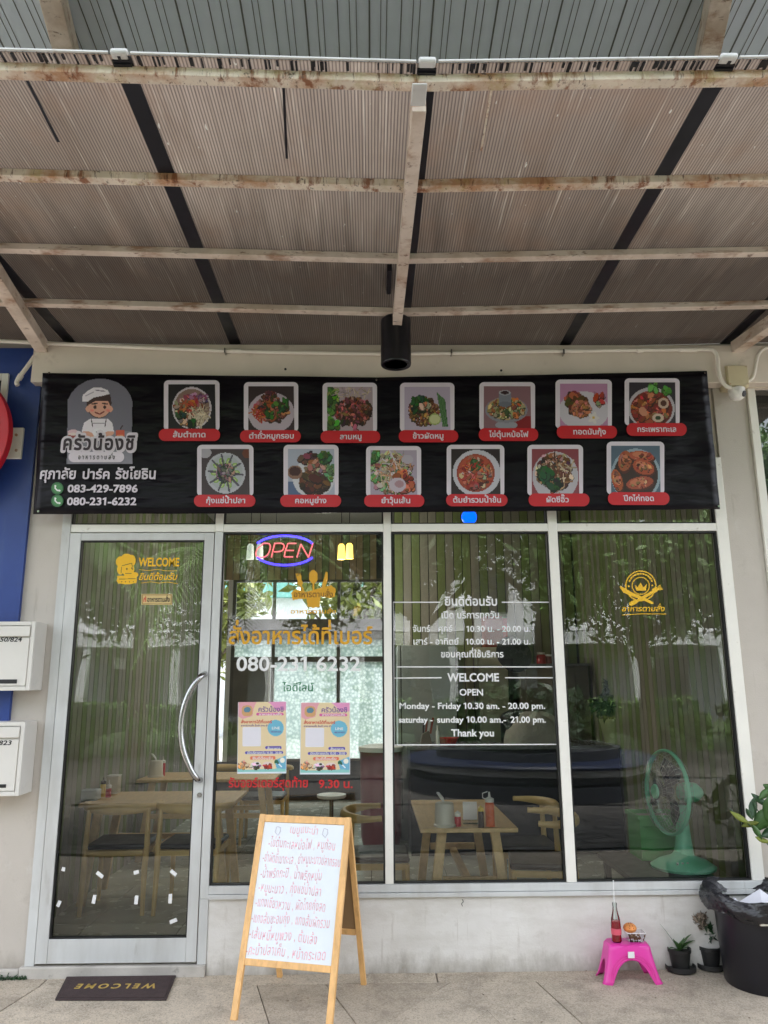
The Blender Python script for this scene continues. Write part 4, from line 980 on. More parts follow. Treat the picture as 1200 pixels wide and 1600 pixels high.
p.line(px(142), py_(656), px(144), py_(668), .005, LN); p.line(px(165), py_(656), px(163), py_(668), .005, LN); p.line(px(144), py_(662), px(163), py_(662), .005, LN)
E(137, 679, 9, 4, SK, .3); E(168, 679, 9, 4, SK, -.3); E(153, 677, 9, 7, (230, 226, 234)); p.line(px(150), py_(676), px(152), py_(679), .006, GR)
E(114, 676, 8, 4, (214, 180, 190)); E(114, 681, 8, 4, (150, 60, 60)); E(114, 679, 8, 2, (220, 205, 200)); p.rrect(px(180), py_(673), px(193), py_(689), .01, (196, 88, 66)); p.rect(px(182), py_(680), px(191), py_(688), (225, 150, 105)); p.line(px(187), py_(671), px(190), py_(666), .007, BRN)
p.build('chef_logo', W(98, 590, Y1), W(210, 590, Y1), W(98, 726, Y1), M['print'], ban)
roundrect(107, 706, 194, 722, (.09, .48), Y2, M['lilac_white'], ban, 'name_pill')
text('อาหารตามสั่ง', 122, 179, 717.5, 5.5, M['black'], ban, Y3, off=.02, track=.35)
text('ครัวน้องชิ', 94, 214, 704, 19.5, M['lilac_white'], ban, Y2 - .0005, off=.105, track=.03)
DK = pm('dark_brown_ink', (0.035, 0.02, 0.03), 0.5, var=0)
text('ครัวน้องชิ', 98, 210, 702.5, 17, DK, ban, Y4, off=.035, track=.08)
for s_, a_, b_ in (('ศุภาลัย', 62, 118), ('ปาร์ค', 128.5, 171), ('รัชโยธิน', 180, 243)): text(s_, a_, b_, 748, 12.5 if s_ != 'ปาร์ค' else 11.5, M['lilac_white'], ban, Y2, off=.03)
text('083-429-7896', 105, 215, 769, 11.5, M['lilac_white'], ban, Y2, off=.035, thai=False)
text('080-231-6232', 104, 213, 789, 11.5, M['lilac_white'], ban, Y2, off=.035, thai=False)
for cy in (763, 782.5):
    p = Paint(26, 26, None, 2); p.ell(.5, .5, .5, .5, (50, 105, 62)).ell(.5, .5, .4, .4, (70, 135, 80))
    p.line(.32, .3, .34, .5, .06, (230, 235, 232)).line(.34, .5, .5, .68, .055, (230, 235, 232)).line(.5, .68, .7, .7, .06, (230, 235, 232)).ell(.33, .32, .08, .09, (230, 235, 232)).ell(.68, .69, .09, .08, (230, 235, 232))
    p.build('phone_icon', W(80, cy - 9.5, Y1), W(99, cy - 9.5, Y1), W(80, cy + 9.5, Y1), M['print'], ban)

# ================================================================== WINDOW LETTERING
YL = YG - .002; YLd = 0.002
hrs = thing('hours_sticker', tuple(W(738, 1163, YL)), 'white window lettering with opening hours in Thai and English in a line frame', 'sticker')
WP = M['white_print']
def ln(pts, w, mat, parent, Y=YL, name='frame_line'):
    m = MB(); P = [W(a, b, Y) for a, b in pts]
    for a, b in zip(P[:-1], P[1:]):
        d = (b - a).normalized(); n_ = Vector((-d.z, 0, d.x)) * w / 2; a2 = a - d * w * .0; b2 = b
        m.add([a2 - n_, b2 - n_, b2 + n_, a2 + n_], [(0, 1, 2, 3)])
    for q in m.v: pass
    return m.build(name, mat, parent, smooth=False)
lw = .0065
ln([(688, 941), (614, 941)], lw, WP, hrs); ln([(614, 941), (615, 1002), (616, 1163)], lw, WP, hrs, YL - .0004); ln([(616, 1164), (873, 1163)], lw, WP, hrs)
ln([(784, 941), (859, 941)], lw, WP, hrs); ln([(859, 941), (867, 1059), (872.5, 1163)], lw, WP, hrs, YL - .0004); ln([(620, 1042), (865, 1042)], lw, WP, hrs); ln([(612, 1059.5), (690, 1059)], lw, WP, hrs); ln([(789, 1059), (867, 1059)], lw, WP, hrs)
for s, a, b, y, h, th, o_ in (('ยินดีต้อนรับ', 695, 777, 946, 10.5, 1, .028), ('เปิด บริการทุกวัน', 690, 780, 966, 8.2, 1, .022), ('จันทร์', 645, 672, 987, 7.6, 1, .02), ('ศุกร์', 685, 707, 987, 7.6, 1, .02), ('10.30 น. - 20.00 น.', 729, 829, 987, 9, 0, .025),
                          ('เสาร์ - อาทิตย์', 646, 717, 1007, 7.6, 1, .02), ('10.00 น. - 21.00 น.', 728, 829, 1007, 9, 0, .025), ('ขอบคุณที่ใช้บริการ', 689, 787, 1027, 8, 1, .022), ('WELCOME', 699, 780, 1064.5, 12.5, 0, .03), ('OPEN', 718, 755, 1086.5, 10, 0, .025),
                          ('Monday - Friday 10.30 am. - 20.00 pm.', 624, 852, 1107.5, 9.5, 0, .025), ('saturday -', 623, 676, 1129, 9, 0, .03), ('sunday 10.00 am.-', 683, 791, 1129, 9.5, 0, .025), ('21.00 pm.', 798, 853, 1129, 9.5, 0, .025), ('Thank you', 705, 772, 1150.5, 11, 0, .028)):
    text(s, a, b, y, h, WP, hrs, YL, thai=bool(th), off=o_)
o1 = thing('order_lettering', tuple(W(470, 1040, YL)), 'gold Thai words on the glass above the white phone number', 'sticker')
text('สั่งอาหารได้ที่เบอร์', 357, 582, 1006, 20, M['gold'], o1, YL, off=.018)
o2 = thing('phone_number_lettering', tuple(W(470, 1048, YL)), 'large white phone number 080-231-6232 on the window', 'sticker')
text('080-231 6232', 369, 563, 1048, 22, WP, o2, YL, off=.02, thai=False)
o3 = thing('line_id_lettering', tuple(W(465, 1080, YL)), 'small green Thai words above the two posters', 'sticker')
text('ไอดีไลน์', 441, 490, 1080, 9.5, M['green_print'], o3, YL, off=.015)
o4 = thing('last_order_lettering', tuple(W(465, 1230, YL)), 'red Thai last order lettering ending in 9.30 below the posters', 'sticker')
text('รับออร์เดอร์สุดท้าย', 357, 481, 1230, 11, M['red_print'], o4, YL, off=.022); text('9.30 น.', 498, 551, 1231, 12.5, M['red_print'], o4, YL, off=.022, thai=False)

# gold fork, spoon and knife logo
o5 = thing('cutlery_logo', tuple(W(490, 958, YL)), 'gold fork spoon and knife logo sticker under the neon sign', 'sticker')
p = Paint(76, 76, None, 3); gc = (214, 158, 30)
q = lambda x: (x - 453) / 76.0
r = lambda y: (y - 888) / 76.0
p.ell(q(489.5), r(901.5), .09, .145, gc); p.line(q(489.5), r(912), q(489.5), r(944), .022, gc)
for k in (-2, -.6, .8, 2.2): p.line(q(466 + k * 1.6), r(897), q(468.5 + k), r(910), .011, gc)
p.ell(q(469), r(911), .055, .06, gc); p.line(q(470), r(914), q(476), r(930), .018, gc)
p.poly([(q(509), r(893)), (q(512.5), r(895)), (q(512), r(905)), (q(507), r(921)), (q(502), r(926)), (q(503), r(914))], gc)
p.poly([(q(455), r(926)), (q(462), r(921)), (q(478), r(925)), (q(490), r(922)), (q(503), r(918)), (q(517), r(915)), (q(524), r(920)), (q(523), r(932)), (q(516), r(935)), (q(500), r(932)), (q(499), r(948)), (q(489), r(950)), (q(480), r(948)), (q(479), r(936)), (q(468), r(936)), (q(457), r(938))], gc)
p.build('emblem', W(453, 888, YL), W(529, 888, YL), W(453, 964, YL), M['print'], o5)
DARKG = pm('logo_brown_ink', srgb(120, 80, 20), .5, var=0)
text('อาหารตามสั่ง', 459, 520, 933, 7, DARKG, o5, YL - .0006, off=.015); text('อาหารตามสั่ง', 454, 525, 958.5, 5, M['gold'], o5, YL, off=.02)

# crown emblem on the right pane
o6 = thing('crown_emblem', tuple(W(1001, 955, YL)), 'yellow crown roundel with crossed knife and fork on the right window', 'sticker')
p = Paint(116, 96, None, 3); gc = (240, 188, 40)
q = lambda x: (x - 963) / 80.0
r = lambda y: (y - 888) / 66.0
def E2(cx, cy, rx, ry, ring=None, rot=0): p.ell(q(cx), r(cy), rx / 66, ry / 66, gc, rot, ring=ring)
E2(1001, 915.5, 24, 24, .07); E2(1001, 915.5, 14, 14, .10)
p.poly([(q(991.5), r(913)), (q(996), r(918)), (q(1001), r(910)), (q(1005), r(918)), (q(1010.5), r(912.5)), (q(1009), r(923)), (q(994), r(923))], gc)
for k in range(11):
    a = D(205 + k * 13); p.ell(q(1001 + 19 * math.cos(a)), r(915.5 + 19 * math.sin(a)), 2.0 / 66, 1.4 / 66, gc, a + 1.57)
p.ell(q(982.5), r(916), 1.5 / 66, 1.5 / 66, gc).ell(q(1019), r(915), 1.5 / 66, 1.5 / 66, gc)
p.poly([(q(968), r(917)), (q(970), r(916)), (q(990), r(927)), (q(1005), r(933)), (q(1020), r(941)), (q(1021), r(944)), (q(1017), r(944)), (q(1002), r(937)), (q(985), r(931)), (q(974), r(926))], gc)
p.line(q(988), r(943), q(1018), r(926), .035, gc); p.line(q(986), r(943.5), q(993), r(940), .05, gc)
p.ell(q(1023), r(922), .085, .055, gc, -.5)
for k in range(4): p.line(q(1024), r(922), q(1031 + k * 1.2), r(914.5 + k * 2.2), .011, gc)
p.build('emblem', W(963, 888, YL), W(1043, 888, YL), W(963, 954, YL), M['print'], o6)
text('อาหารตามสั่ง', 972, 1039, 955, 6.5, M['bright_gold'], o6, YL, off=.02, slant=.2); ln([(972, 961), (1005, 959), (1041, 959.5)], .004, M['bright_gold'], o6)

# door stickers
o7 = thing('welcome_sticker', tuple(W(230, 912, YLd)), 'yellow chef silhouette and WELCOME sticker at the top of the door glass', 'sticker')
p = Paint(64, 84, None, 3); gc = (238, 184, 24); dk = (120, 100, 30)
q = lambda x: (x - 180) / 37.0
r = lambda y: (y - 864) / 49.0
def E3(cx, cy, rx, ry, c=gc, rot=0): p.ell(q(cx), r(cy), rx / 49, ry / 49, c, rot)
E3(189, 878, 8, 9); E3(198, 873, 9, 8); E3(206, 876, 6, 9); E3(188, 890, 5, 8); E3(200, 890, 9.5, 11); E3(211, 898, 5, 4); E3(198, 907, 16, 6); p.poly([(q(183), r(900)), (q(214), r(898)), (q(213), r(911)), (q(184), r(912))], gc)
p.line(q(191), r(884), q(206), r(880), .012, dk).line(q(206), r(880), q(207), r(890), .012, dk).line(q(190), r(886), q(189), r(895), .012, dk)
E3(198, 889, 1.4, 1.8, dk); E3(206, 888, 1.2, 1.5, dk); p.line(q(196), r(896), q(205), r(896), .012, dk); p.line(q(186), r(905), q(212), r(904), .010, dk)
for k in range(4): E3(190 + k * 6, 909, .9, .9, dk)
p.build('chef', W(180, 864, YLd), W(217, 864, YLd), W(180, 913, YLd), M['print'], o7)
text('WELCOME', 216, 280, 884.5, 13, M['bright_gold'], o7, YLd, thai=False, off=.035)
text('ยินดีต้อนรับ', 217, 277, 906, 8, M['bright_gold'], o7, YLd, off=.02, slant=.25)
ln([(217, 890), (232, 891.5), (247, 889.5), (258, 892), (276, 892)], .003, M['bright_gold'], o7, YLd); ln([(220, 911), (236, 909), (248, 911), (262, 909.5), (278, 912)], .003, M['bright_gold'], o7, YLd)
o8 = thing('door_plate_sticker', tuple(W(245, 945, YLd)), 'small gold plate sticker with dark Thai words below the WELCOME sticker', 'sticker')
roundrect(221, 928, 269, 945, (.03, .08), YLd, pm('pale_gold_foil', srgb(214, 188, 130), .4, var=.05), o8, 'plate')
ln([(222.5, 929.5), (267.5, 929.5), (267.5, 943.5), (222.5, 943.5), (222.5, 929.5)], .003, DARKG, o8, YLd - .001)
text('อาหารตามสั่ง', 230, 265, 940.5, 6, M['black'], o8, YLd - .0012, off=.02); text('ที่', 224, 228, 940.5, 5, M['red_print'], o8, YLd - .0012)
for i, (x, y, a, l, where) in enumerate(((99, 1358, 75, 5, 'top left near the hinge side'), (156, 1367, -38, 11, 'between the chair back posts'), (213, 1363, 10, 7, 'over the right post of the first chair'), (271, 1364, -40, 10, 'at the right end of the upper row'), (92, 1412, 65, 8, 'at the left end of the lower row'), (147, 1405, 80, 11, 'left middle of the lower row'), (213, 1406, 85, 11, 'beside the foot of the first chair'), (266, 1404, 88, 12, 'above the lowest scrap'), (271, 1439, 18, 10, 'lowest one near the bottom right corner'))):
    c = W(x, y, YLd); s = .0038; ca, sa = math.cos(D(a)), math.sin(D(a)); hl, hw = l * s / 2 * 1.1, .0105
    pts = [(c.x + u * hl * ca - v * hw * sa, YLd, c.z + u * hl * sa + v * hw * ca) for u, v in ((-1, -1), (1, -.8), (.9, 1), (-1, .9))]
    tag(MB().prism(pts, (0, .0015, 0)).build('tape_scrap', WP, smooth=False), 'white tape scrap on the door glass, ' + where, 'tape', 'white tape scraps on the door glass')

# posters (the QR code of each is left blank)
def poster(x0, y0, x1, y1, label, tilt):
    t = thing('poster', tuple(W((x0 + x1) / 2, y1, YL)), label, 'poster', 'menu posters taped to the window')
    p = Paint(90, 130, (226, 205, 165), 9)
    p.poly([(0, 0), (.38, 0), (.33, .08), (.3, .2), (.1, .24), (0, .2)], (222, 160, 170)); p.poly([(.62, 0), (1, 0), (1, .12), (.8, .13), (.7, .05)], (222, 150, 190))
    p.rrect(.08, .05, .3, .2, .05, (205, 160, 110)); p.ell(.19, .11, .05, .04, (90, 130, 150))
    p.rrect(.38, .155, .94, .195, .018, (214, 96, 160)); p.ell(.78, .37, .115, .115, (110, 180, 205)); p.rrect(.10, .355, .48, .62, .015, (225, 222, 230))
    p.rrect(.57, .625, .9, .665, .015, (90, 76, 170)); p.rrect(.16, .69, .93, .73, .015, (84, 76, 175)); p.rrect(.26, .76, .78, .81, .02, (226, 120, 90))
    p.poly([(0, .93), (.2, .95), (.5, .94), (1, .93), (1, .985), (0, .985)], (140, 200, 195)); p.poly([(.76, .82), (1, .75), (1, .94), (.8, .93)], (110, 175, 205)); p.ell(.92, .82, .035, .035, (240, 235, 220))
    p.blobs(.14, .88, .09, .05, 30, .016, [(225, 170, 130), (214, 140, 100)]); p.ell(.38, .89, .075, .055, (230, 225, 228)); p.blobs(.38, .89, .06, .04, 16, .016, [(60, 70, 60), (214, 180, 190)]); p.ell(.62, .89, .075, .055, (226, 205, 200)); p.blobs(.62, .89, .05, .035, 22, .016, [(205, 90, 60), (190, 60, 50)])
    p.line(.78, .83, .9, .91, .008, (235, 240, 240)); p.blobs(.79, .84, .02, .02, 4, .015, [(60, 140, 80)])
    p.rect(0, .978, 1, 1, (220, 228, 236)); p.rect(0, 0, .012, 1, (210, 210, 215)); p.rect(.988, 0, 1, 1, (210, 210, 215))
    A, B, C = W(x0, y0, YL), W(x1, y0 + tilt, YL), W(x0 - 1.5, y1, YL)
    bk = MB().prism([(A.x, YL + .0012, A.z), (B.x, YL + .0012, B.z), (B.x + C.x - A.x, YL + .0012, B.z + C.z - A.z), (C.x, YL + .0012, C.z)], (0, .0006, 0)).build('backing', WP, t, smooth=False)
    p.build('print', A, B, C, M['poster_print'], t)
    ink = pm('purple_ink', srgb(120, 90, 150), .5, var=0) if 'purple_ink' not in bpy.data.materials else bpy.data.materials['purple_ink']
    w = x1 - x0
    text('อาหารตามสั่ง ส้มตำ ลาบ ยำ', x0 + w * .06, x0 + w * .62, y0 + 38, 2.2, ink, t, YL - .0008, off=.02)
    text('LINE', x0 + w * .70, x0 + w * .86, y0 + 42.5, 4, WP, t, YL - .0008, off=.02, thai=False); text('080-231-6232', x0 + w * .68, x0 + w * .89, y0 + 47.5, 2.2, ink, t, YL - .0008, thai=False)
    text('สั่งอาหาร', x0 + w * .60, x0 + w * .87, y0 + 74, 2.6, WP, t, YL - .0008); text('เปิดบริการทุกวัน 10.30 - 20.00', x0 + w * .19, x0 + w * .90, y0 + 81, 2.8, WP, t, YL - .0008); text('ยินดีต้อนรับ', x0 + w * .3, x0 + w * .72, y0 + 89.5, 3, WP, t, YL - .0008)
    text('ครัวน้องชิ', x0 + w * .42, x0 + w * .94, y0 + 15, 6, ink, t, YL - .0008, off=.02)
    text('อาหารตามสั่ง', x0 + w * .43, x0 + w * .9, y0 + 20.6, 2.6, WP, t, YL - .0008, off=.02)
    text('สั่งอาหารได้ที่เบอร์', x0 + w * .06, x0 + w * .7, y0 + 33, 3.4, M['red_print'], t, YL - .0008, off=.02)
poster(372, 1097, 447.5, 1209, 'left pastel menu poster taped inside the window under the green words', -.5)
poster(470, 1098, 547, 1210, 'right pastel menu poster on the window, nearer the middle mullion', 0)

# neon sign
YN = .07
ns = thing('neon_sign', tuple(W(445, 886, YN)), 'neon OPEN sign with pink letters inside blue arcs behind the glass', 'neon sign')
def arc(a0, a1, rx, ry, n=20): return [W(445 + rx * math.cos(D(a0 + (a1 - a0) * k / n)), 860 + ry * math.sin(D(a0 + (a1 - a0) * k / n)), YN) for k in range(n + 1)]
MB().tube(arc(208, 332, 49, 23), .0065, 8).build('blue_arc', M['neon_blue'], ns); MB().tube(arc(152, 28, 49, 23), .0065, 8).build('blue_arc', M['neon_blue'], ns)
def nl(pts, name='letter'): MB().tube(smoothpts([W(x, y, YN) for x, y in pts], 3), .0042, 7).build(name, M['neon_red'], ns)
nl([(410, 851), (402, 858), (400, 868), (408, 871), (417, 868), (422, 858), (421, 850), (412, 849), (410, 851)])
nl([(424, 871), (429, 850), (430, 849)]); nl([(430, 849), (440, 849), (444, 853), (441, 860), (434, 862), (428, 862)])
nl([(450, 849), (446, 860), (444, 870)]); nl([(450, 849), (463, 849)]); nl([(447, 860), (459, 860)]); nl([(444, 870), (458, 870)])
nl([(464, 871), (470, 850)]); nl([(470, 850), (482, 871)]); nl([(482, 871), (489, 849)])
MB().prism([(W(445 + 57 * math.cos(a * .2618), 860 + 28 * math.sin(a * .2618), YN + .02)) for a in range(24)], (0, .004, 0)).build('backing', M['acrylic'], ns, smooth=False)
MB().tube([W(432, 836, YN + .02), W(432, 790, YN + .02)], .002, 6).build('hanging_wire', M['wire'], ns)

# ================================================================== INTERIOR
FZ = 0.05; DEP = 6.0; HC = 3.66
fl = tag(empty('shop_floor', (0, 0, 0)), kind='structure')
bx('grout_bed', M['grout'], fl, (-2.4, .14, -.04), (2.3, DEP, FZ - .004))
tm = bpy.data.meshes.new('tile'); _b = MB().box((-.297, -.297, -.01), (.297, .297, 0)); tm.from_pydata(_b.v, [], _b.f); tm.materials.append(M['floor_in'])
for i in range(8):
    for j in range(10):
        o = bpy.data.objects.new('tile', tm); COL.objects.link(o); o.parent = fl; o.location = (-2.1 + i * .6, .45 + j * .6, FZ)
xWL, xWR = G(98, 1421, .05).x, 2.30
iw = thing('left_room_wall', (xWL, 3, 0), 'left inner wall of the shop lined with olive vertical slats', 'wall')
rw = thing('right_room_wall', (xWR, 3, 0), 'right inner wall of the shop lined with olive vertical slats', 'wall')
bw = thing('back_room_wall', (0, DEP, 0), 'back inner wall of slats with a bright window of frosted panes', 'wall')
kw = thing('kitchen_partition', (1.2, 3.6, 0), 'slatted partition behind the kitchen counter', 'wall')
bx('backing', M['dark'], iw, (xWL - .1, .16, -.04), (xWL, DEP, HC)); bx('backing', M['dark'], rw, (xWR + .001, .16, -.04), (xWR + .1, DEP, HC))
def slatmesh(axis, h):
    m = MB()
    if axis == 'x': m.box((0, -.043, 0), (.018, .043, h))
    else: m.box((-.043, -.018, 0), (.043, 0, h))
    return m
bm3 = []
def slatset(axis, h):
    out = []
    for k in 'abc':
        me = bpy.data.meshes.new('slat'); s_ = slatmesh(axis, h); me.from_pydata(s_.v, [], s_.f); me.materials.append(M['board_' + k]); out.append(me)
    return out
r_ = random.Random(11)
seqv = [0, 1, 0, 1, 1, 0, 1, 0, 0, 1]
SX = slatset('x', HC - FZ - .002); nS = 0
for k in range(60):
    for par, xx in ((iw, xWL + .0005), (rw, xWR - .0185)):
        o = bpy.data.objects.new('slat', SX[seqv[k % 10] if r_.random() < .85 else 1]); COL.objects.link(o); o.parent = par; o.location = (xx - ORG[par.name].x, .22 + k * .095 - 3, FZ + .001)
# back wall above and beside the window
zw0, zw1 = .54, 2.95
xw0, xw1 = -1.95, .24
SY = slatset('y', HC - zw1 - .002); SYF = slatset('y', HC - FZ - .002)
bx('backing', M['dark'], bw, (xWL, DEP, zw1), (xw1, DEP + .12, HC)); bx('backing', M['dark'], bw, (xw1, DEP, -.04), (xWR, DEP + .12, HC)); bx('backing', M['dark'], bw, (xWL, DEP, -.04), (xw1, DEP + .12, zw0))
for k in range(23):
    o = bpy.data.objects.new('slat', SY[2 if k % 3 else 0]); COL.objects.link(o); o.parent = bw; o.location = (xWL + .05 + k * .095, -.001, zw1 + .001)
wf = M['dark']
FM = pm('brown_window_frame', (.10, .085, .07), .5, var=.1)
def bwf(a, b, z0, z1, n='window_frame', mt=FM, yy=(0, .06)): return bx(n, mt, bw, (a, DEP + yy[0], z0), (b, DEP + yy[1], z1))
xs_ = [W(364, 1000, DEP).x, W(427, 1000, DEP).x, W(529, 1000, DEP).x, xw1]
zA, zB_, zC, zD = W(500, 968, DEP).z, W(500, 1000, DEP).z, W(500, 1026, DEP).z, W(500, 1036, DEP).z
bx('ledge', pm('brown_ledge', (.12, .10, .08), .5, var=.1), bw, (xw0, DEP - .10, zB_), (xw1, DEP + .08, zA))
for x in xs_: bwf(x - .022, x + .022, zw0, zw1)
bwf(xw0, xw1, zC - .07, zC, yy=(-.003, .063)); bwf(xw0, xw1, zw0, zw0 + .03, yy=(-.003, .063)); bwf(xw0, xw1, zw1 - .03, zw1 + .02, yy=(-.003, .063))
for i in range(3):
    a, b = xs_[i] + .023, xs_[i + 1] - .023
    bx('clear_pane', M['glass'], bw, (a, DEP + .03, zA + .001), (b, DEP + .034, zw1 - .031), smooth=False)
    MB().flat([(a, DEP + .03, zC + .001), (b, DEP + .03, zC + .001), (b, DEP + .03, zB_ - .001), (a, DEP + .03, zB_ - .001)]).build('frosted_pane', M['frost'], bw, smooth=False)
    if i: MB().flat([(a, DEP + .03, zw0 + .031), (b, DEP + .03, zw0 + .031), (b, DEP + .03, zC - .071), (a, DEP + .03, zC - .071)]).build('frosted_pane', M['frost'], bw, smooth=False)
    else:
        bx('reflection_panel', M['brown_cab'], bw, (a, DEP + .0, zw0), (b - .03, DEP + .03, zC - .071)); bx('reflection_edge', M['white_plastic'], bw, (b - .029, DEP - .01, zw0), (b - .005, DEP + .03, zC - .071))  # dark panel and pale edge put in for a reflection in the glass
bx('left_reveal', M['white_plastic'], bw, (xw0 - .02, DEP - .01, zw0), (xs_[0] - .023, DEP + .1, zw1))
cl = tag(bx('ceiling', M['ceil'], None, (-3.4, .16, HC + .001), (2.43, DEP + .1, HC + .12)), kind='structure')
# kitchen partition, counter and appliances
YK = 3.9; xk0 = W(617, 1000, YK).x
bx('backing', M['dark'], kw, (xk0, YK, FZ), (xWR - .02, YK + .06, HC))
nk = int((xWR - .03 - xk0) / .095)
for k in range(nk):
    o = bpy.data.objects.new('slat', SYF[seqv[k % 10]]); COL.objects.link(o); o.parent = kw; o.location = (xk0 + .05 + k * .095 - 1.2, YK - 3.6 - .001, FZ + .001)
def objbox(name, p0, p1, Y, d, mat, label, cat, bevel=.004):
    """box thing whose front face spans p0..p1 (reference pixels) on plane y=Y"""
    a = W(*p0, Y); b = W(*p1, Y); t = thing(name, ((a.x + b.x) / 2, Y + d / 2, b.z), label, cat); return t, a, b
YC = 2.62; zc = W(760, 1166, YC).z; xc0 = W(636, 1170, YC).x
ct = thing('kitchen_counter', (1.3, YC, FZ), 'dark kitchen counter with a stone top seen through the middle window', 'counter')
bx('body', M['dark'], ct, (xc0 + .03, YC + .02, FZ), (xWR - .04, YC + .6, zc - .03)); bx('worktop', M['counter_top'], ct, (xc0, YC, zc - .03), (xWR - .03, YC + .62, zc), bevel=.004)
t, a, b = objbox('refrigerator', (621, 1008), (715, 1170), 3.3, .55, None, 'tall grey refrigerator behind the left end of the counter', 'refrigerator')
bx('body', M['fridge'], t, (a.x, 3.32, FZ), (b.x, 3.85, a.z), bevel=.006); bx('door', M['fridge'], t, (a.x + .04, 3.3, .25), (b.x, 3.3195, a.z - .003), bevel=.004); bx('door_gap', M['black'], t, (a.x + .028, 3.31, .25), (a.x + .039, 3.3195, a.z - .003))
t, a, b = objbox('cream_cupboard', (747, 1011), (799, 1170), 3.5, .35, None, 'cream cupboard beside the refrigerator in the kitchen', 'cupboard')
bx('body', M['cream_door'], t, (a.x, 3.52, FZ), (b.x, 3.85, a.z)); bx('door', M['cream_door'], t, (a.x + .01, 3.5, FZ + .1), (b.x - .01, 3.5195, a.z - .01), bevel=.003)
cz_top = a.z
t, a, b = objbox('red_box', (757, 963), (794, 1009), 3.55, .25, None, 'brick red box standing on top of the cream cupboard', 'box')
bx('carton', M['box_red'], t, (a.x, 3.55, cz_top + .001), (b.x - .05, 3.8, a.z), bevel=.003); bx('side', M['ketchup'], t, (b.x - .049, 3.56, cz_top + .001), (b.x, 3.79, a.z - .02))
t, a, b = objbox('taupe_cabinet', (813, 1041), (905, 1166), 3.4, .45, None, 'taupe cabinet at the right end of the kitchen with jars on top', 'cabinet')
bx('body', M['brown_cab'], t, (a.x, 3.42, FZ), (xWR - .06, 3.85, a.z)); bx('top_board', M['counter_top'], t, (a.x - .02, 3.36, a.z + .001), (xWR - .05, 3.86, a.z + .025)); bx('door', M['brown_cab'], t, (a.x + .05, 3.4, FZ + .2), (b.x, 3.4195, a.z - .01), bevel=.003)
zc2 = a.z + .025
for k, (x, h, mt, nm) in enumerate(((846, .10, 'ketchup', 'short red jar left of the others on the cabinet'), (858, .08, 'maroon', 'squat maroon jar between two jars on the cabinet'), (872, .11, 'box_red', 'tall rust coloured jar right of the others on the cabinet'))):
    p = W(x, 1036, 3.6); t = thing('jar', (p.x, 3.6, zc2), nm, 'jar', 'jars on the kitchen cabinet')
    MB().lathe([(.05, zc2 + .001), (.052, zc2 + h * .8), (.04, zc2 + h)], (p.x, 3.6, 0), 14).build('body', M[mt], t); MB().lathe([(.042, zc2 + h), (.042, zc2 + h + .02)], (p.x, 3.6, 0), 14).build('lid', M['white_plastic'], t)
p = W(803, 1022, 3.2)
wfn = thing('dark_wall_fan', (p.x, 3.2, p.z), 'dark round fan above the kitchen counter beside the red box', 'fan')
mt = Matrix.Rotation(D(70), 3, 'X') @ Matrix.Rotation(D(15), 3, 'Y')
MB().lathe([(.001, -.04), (.10, -.035), (.19, -.01), (.19, .01), (.10, .05), (.001, .06)], (p.x, 3.2, p.z), 28, mt).build('cage', M['smoke'], wfn)
MB().tube([(p.x + .05, 3.25, p.z), (p.x + .2, 3.4, p.z + .02), (p.x + .22, 3.86, p.z + .05)], .03, 8).build('bracket', M['brown_cab'], wfn)
# cooking pot, cloth bundle, knife block, red bowl on the counter
def onct(px, dy=.3): q = W(px, 1160, YC + dy); return q.x, YC + dy, zc + .001
x, y, z = onct(806, .35); t = thing('steam_pot', (x, y, z), 'tall black pot on the counter left of the cloth bundle', 'pot')
MB().lathe([(.13, z), (.14, z + .02), (.14, z + .22), (.145, z + .23)], (x, y, 0), 28).build('body', M['dark'], t); MB().lathe([(.145, z + .231), (.12, z + .27), (.04, z + .31), (.02, z + .345), (.001, z + .35)], (x, y, 0), 28).build('lid', M['dark'], t)
x, y, z = onct(838, .22); t = thing('cloth_bundle', (x, y, z), 'heap of pale grey cloth on the counter', 'cloth')
m = MB(); r_ = random.Random(4); n1, n2 = 28, 10
for j in range(n2 + 1):
    for i in range(n1):
        a = 2 * math.pi * i / n1; u = j / n2; rad = .28 * math.cos(u * 1.5) ** .6 * (1 + .07 * math.sin(5 * a + 3 * u) + .04 * math.sin(11 * a + 1)) + .002
        m.v.append((x + rad * math.cos(a) * 1.0, y + rad * math.sin(a) * .6, z + .27 * math.sin(u * 1.57) * (1 + .1 * math.sin(3 * a))))
for j in range(n2):
    for i in range(n1): i2 = (i + 1) % n1; m.f.append((j * n1 + i, j * n1 + i2, (j + 1) * n1 + i2, (j + 1) * n1 + i))
m.f.append(tuple(range(n1))[::-1]); m.f.append(tuple(n2 * n1 + i for i in range(n1)))
m.build('cloth', M['cloth'], t, angle=80)
x, y, z = onct(665, .2); t = thing('knife_block', (x, y, z), 'wooden knife block with knives on the left end of the counter', 'knife block')
MB().prism([(x - .05, y - .04, z), (x + .06, y - .04, z), (x + .03, y - .04, z + .13), (x - .03, y - .04, z + .10)], (0, .09, 0)).build('block', M['brown_cab'], t, bevel=.003)
for k, mtt in enumerate(('black', 'box_red', 'white_plastic', 'box_red')):
    MB().beam((x - .02 + k * .022, y, z + .10), (x - .015 + k * .03, y, z + .2 + .015 * k), .014, .018).build('knife_handle', M[mtt], t)
x, y, z = onct(700, .2); t = thing('red_bowl', (x, y, z), 'small red basket on the counter right of the knife block', 'bowl')
MB().lathe([(.07, z), (.10, z + .06), (.105, z + .062), (.095, z + .055), (.065, z + .01), (.001, z + .008)], (x, y, 0), 22).build('bowl', M['ketchup'], t)
x, y, z = onct(684, .12); t = thing('white_bottle', (x, y, z), 'slim white bottle between the knife block and the red basket', 'bottle')
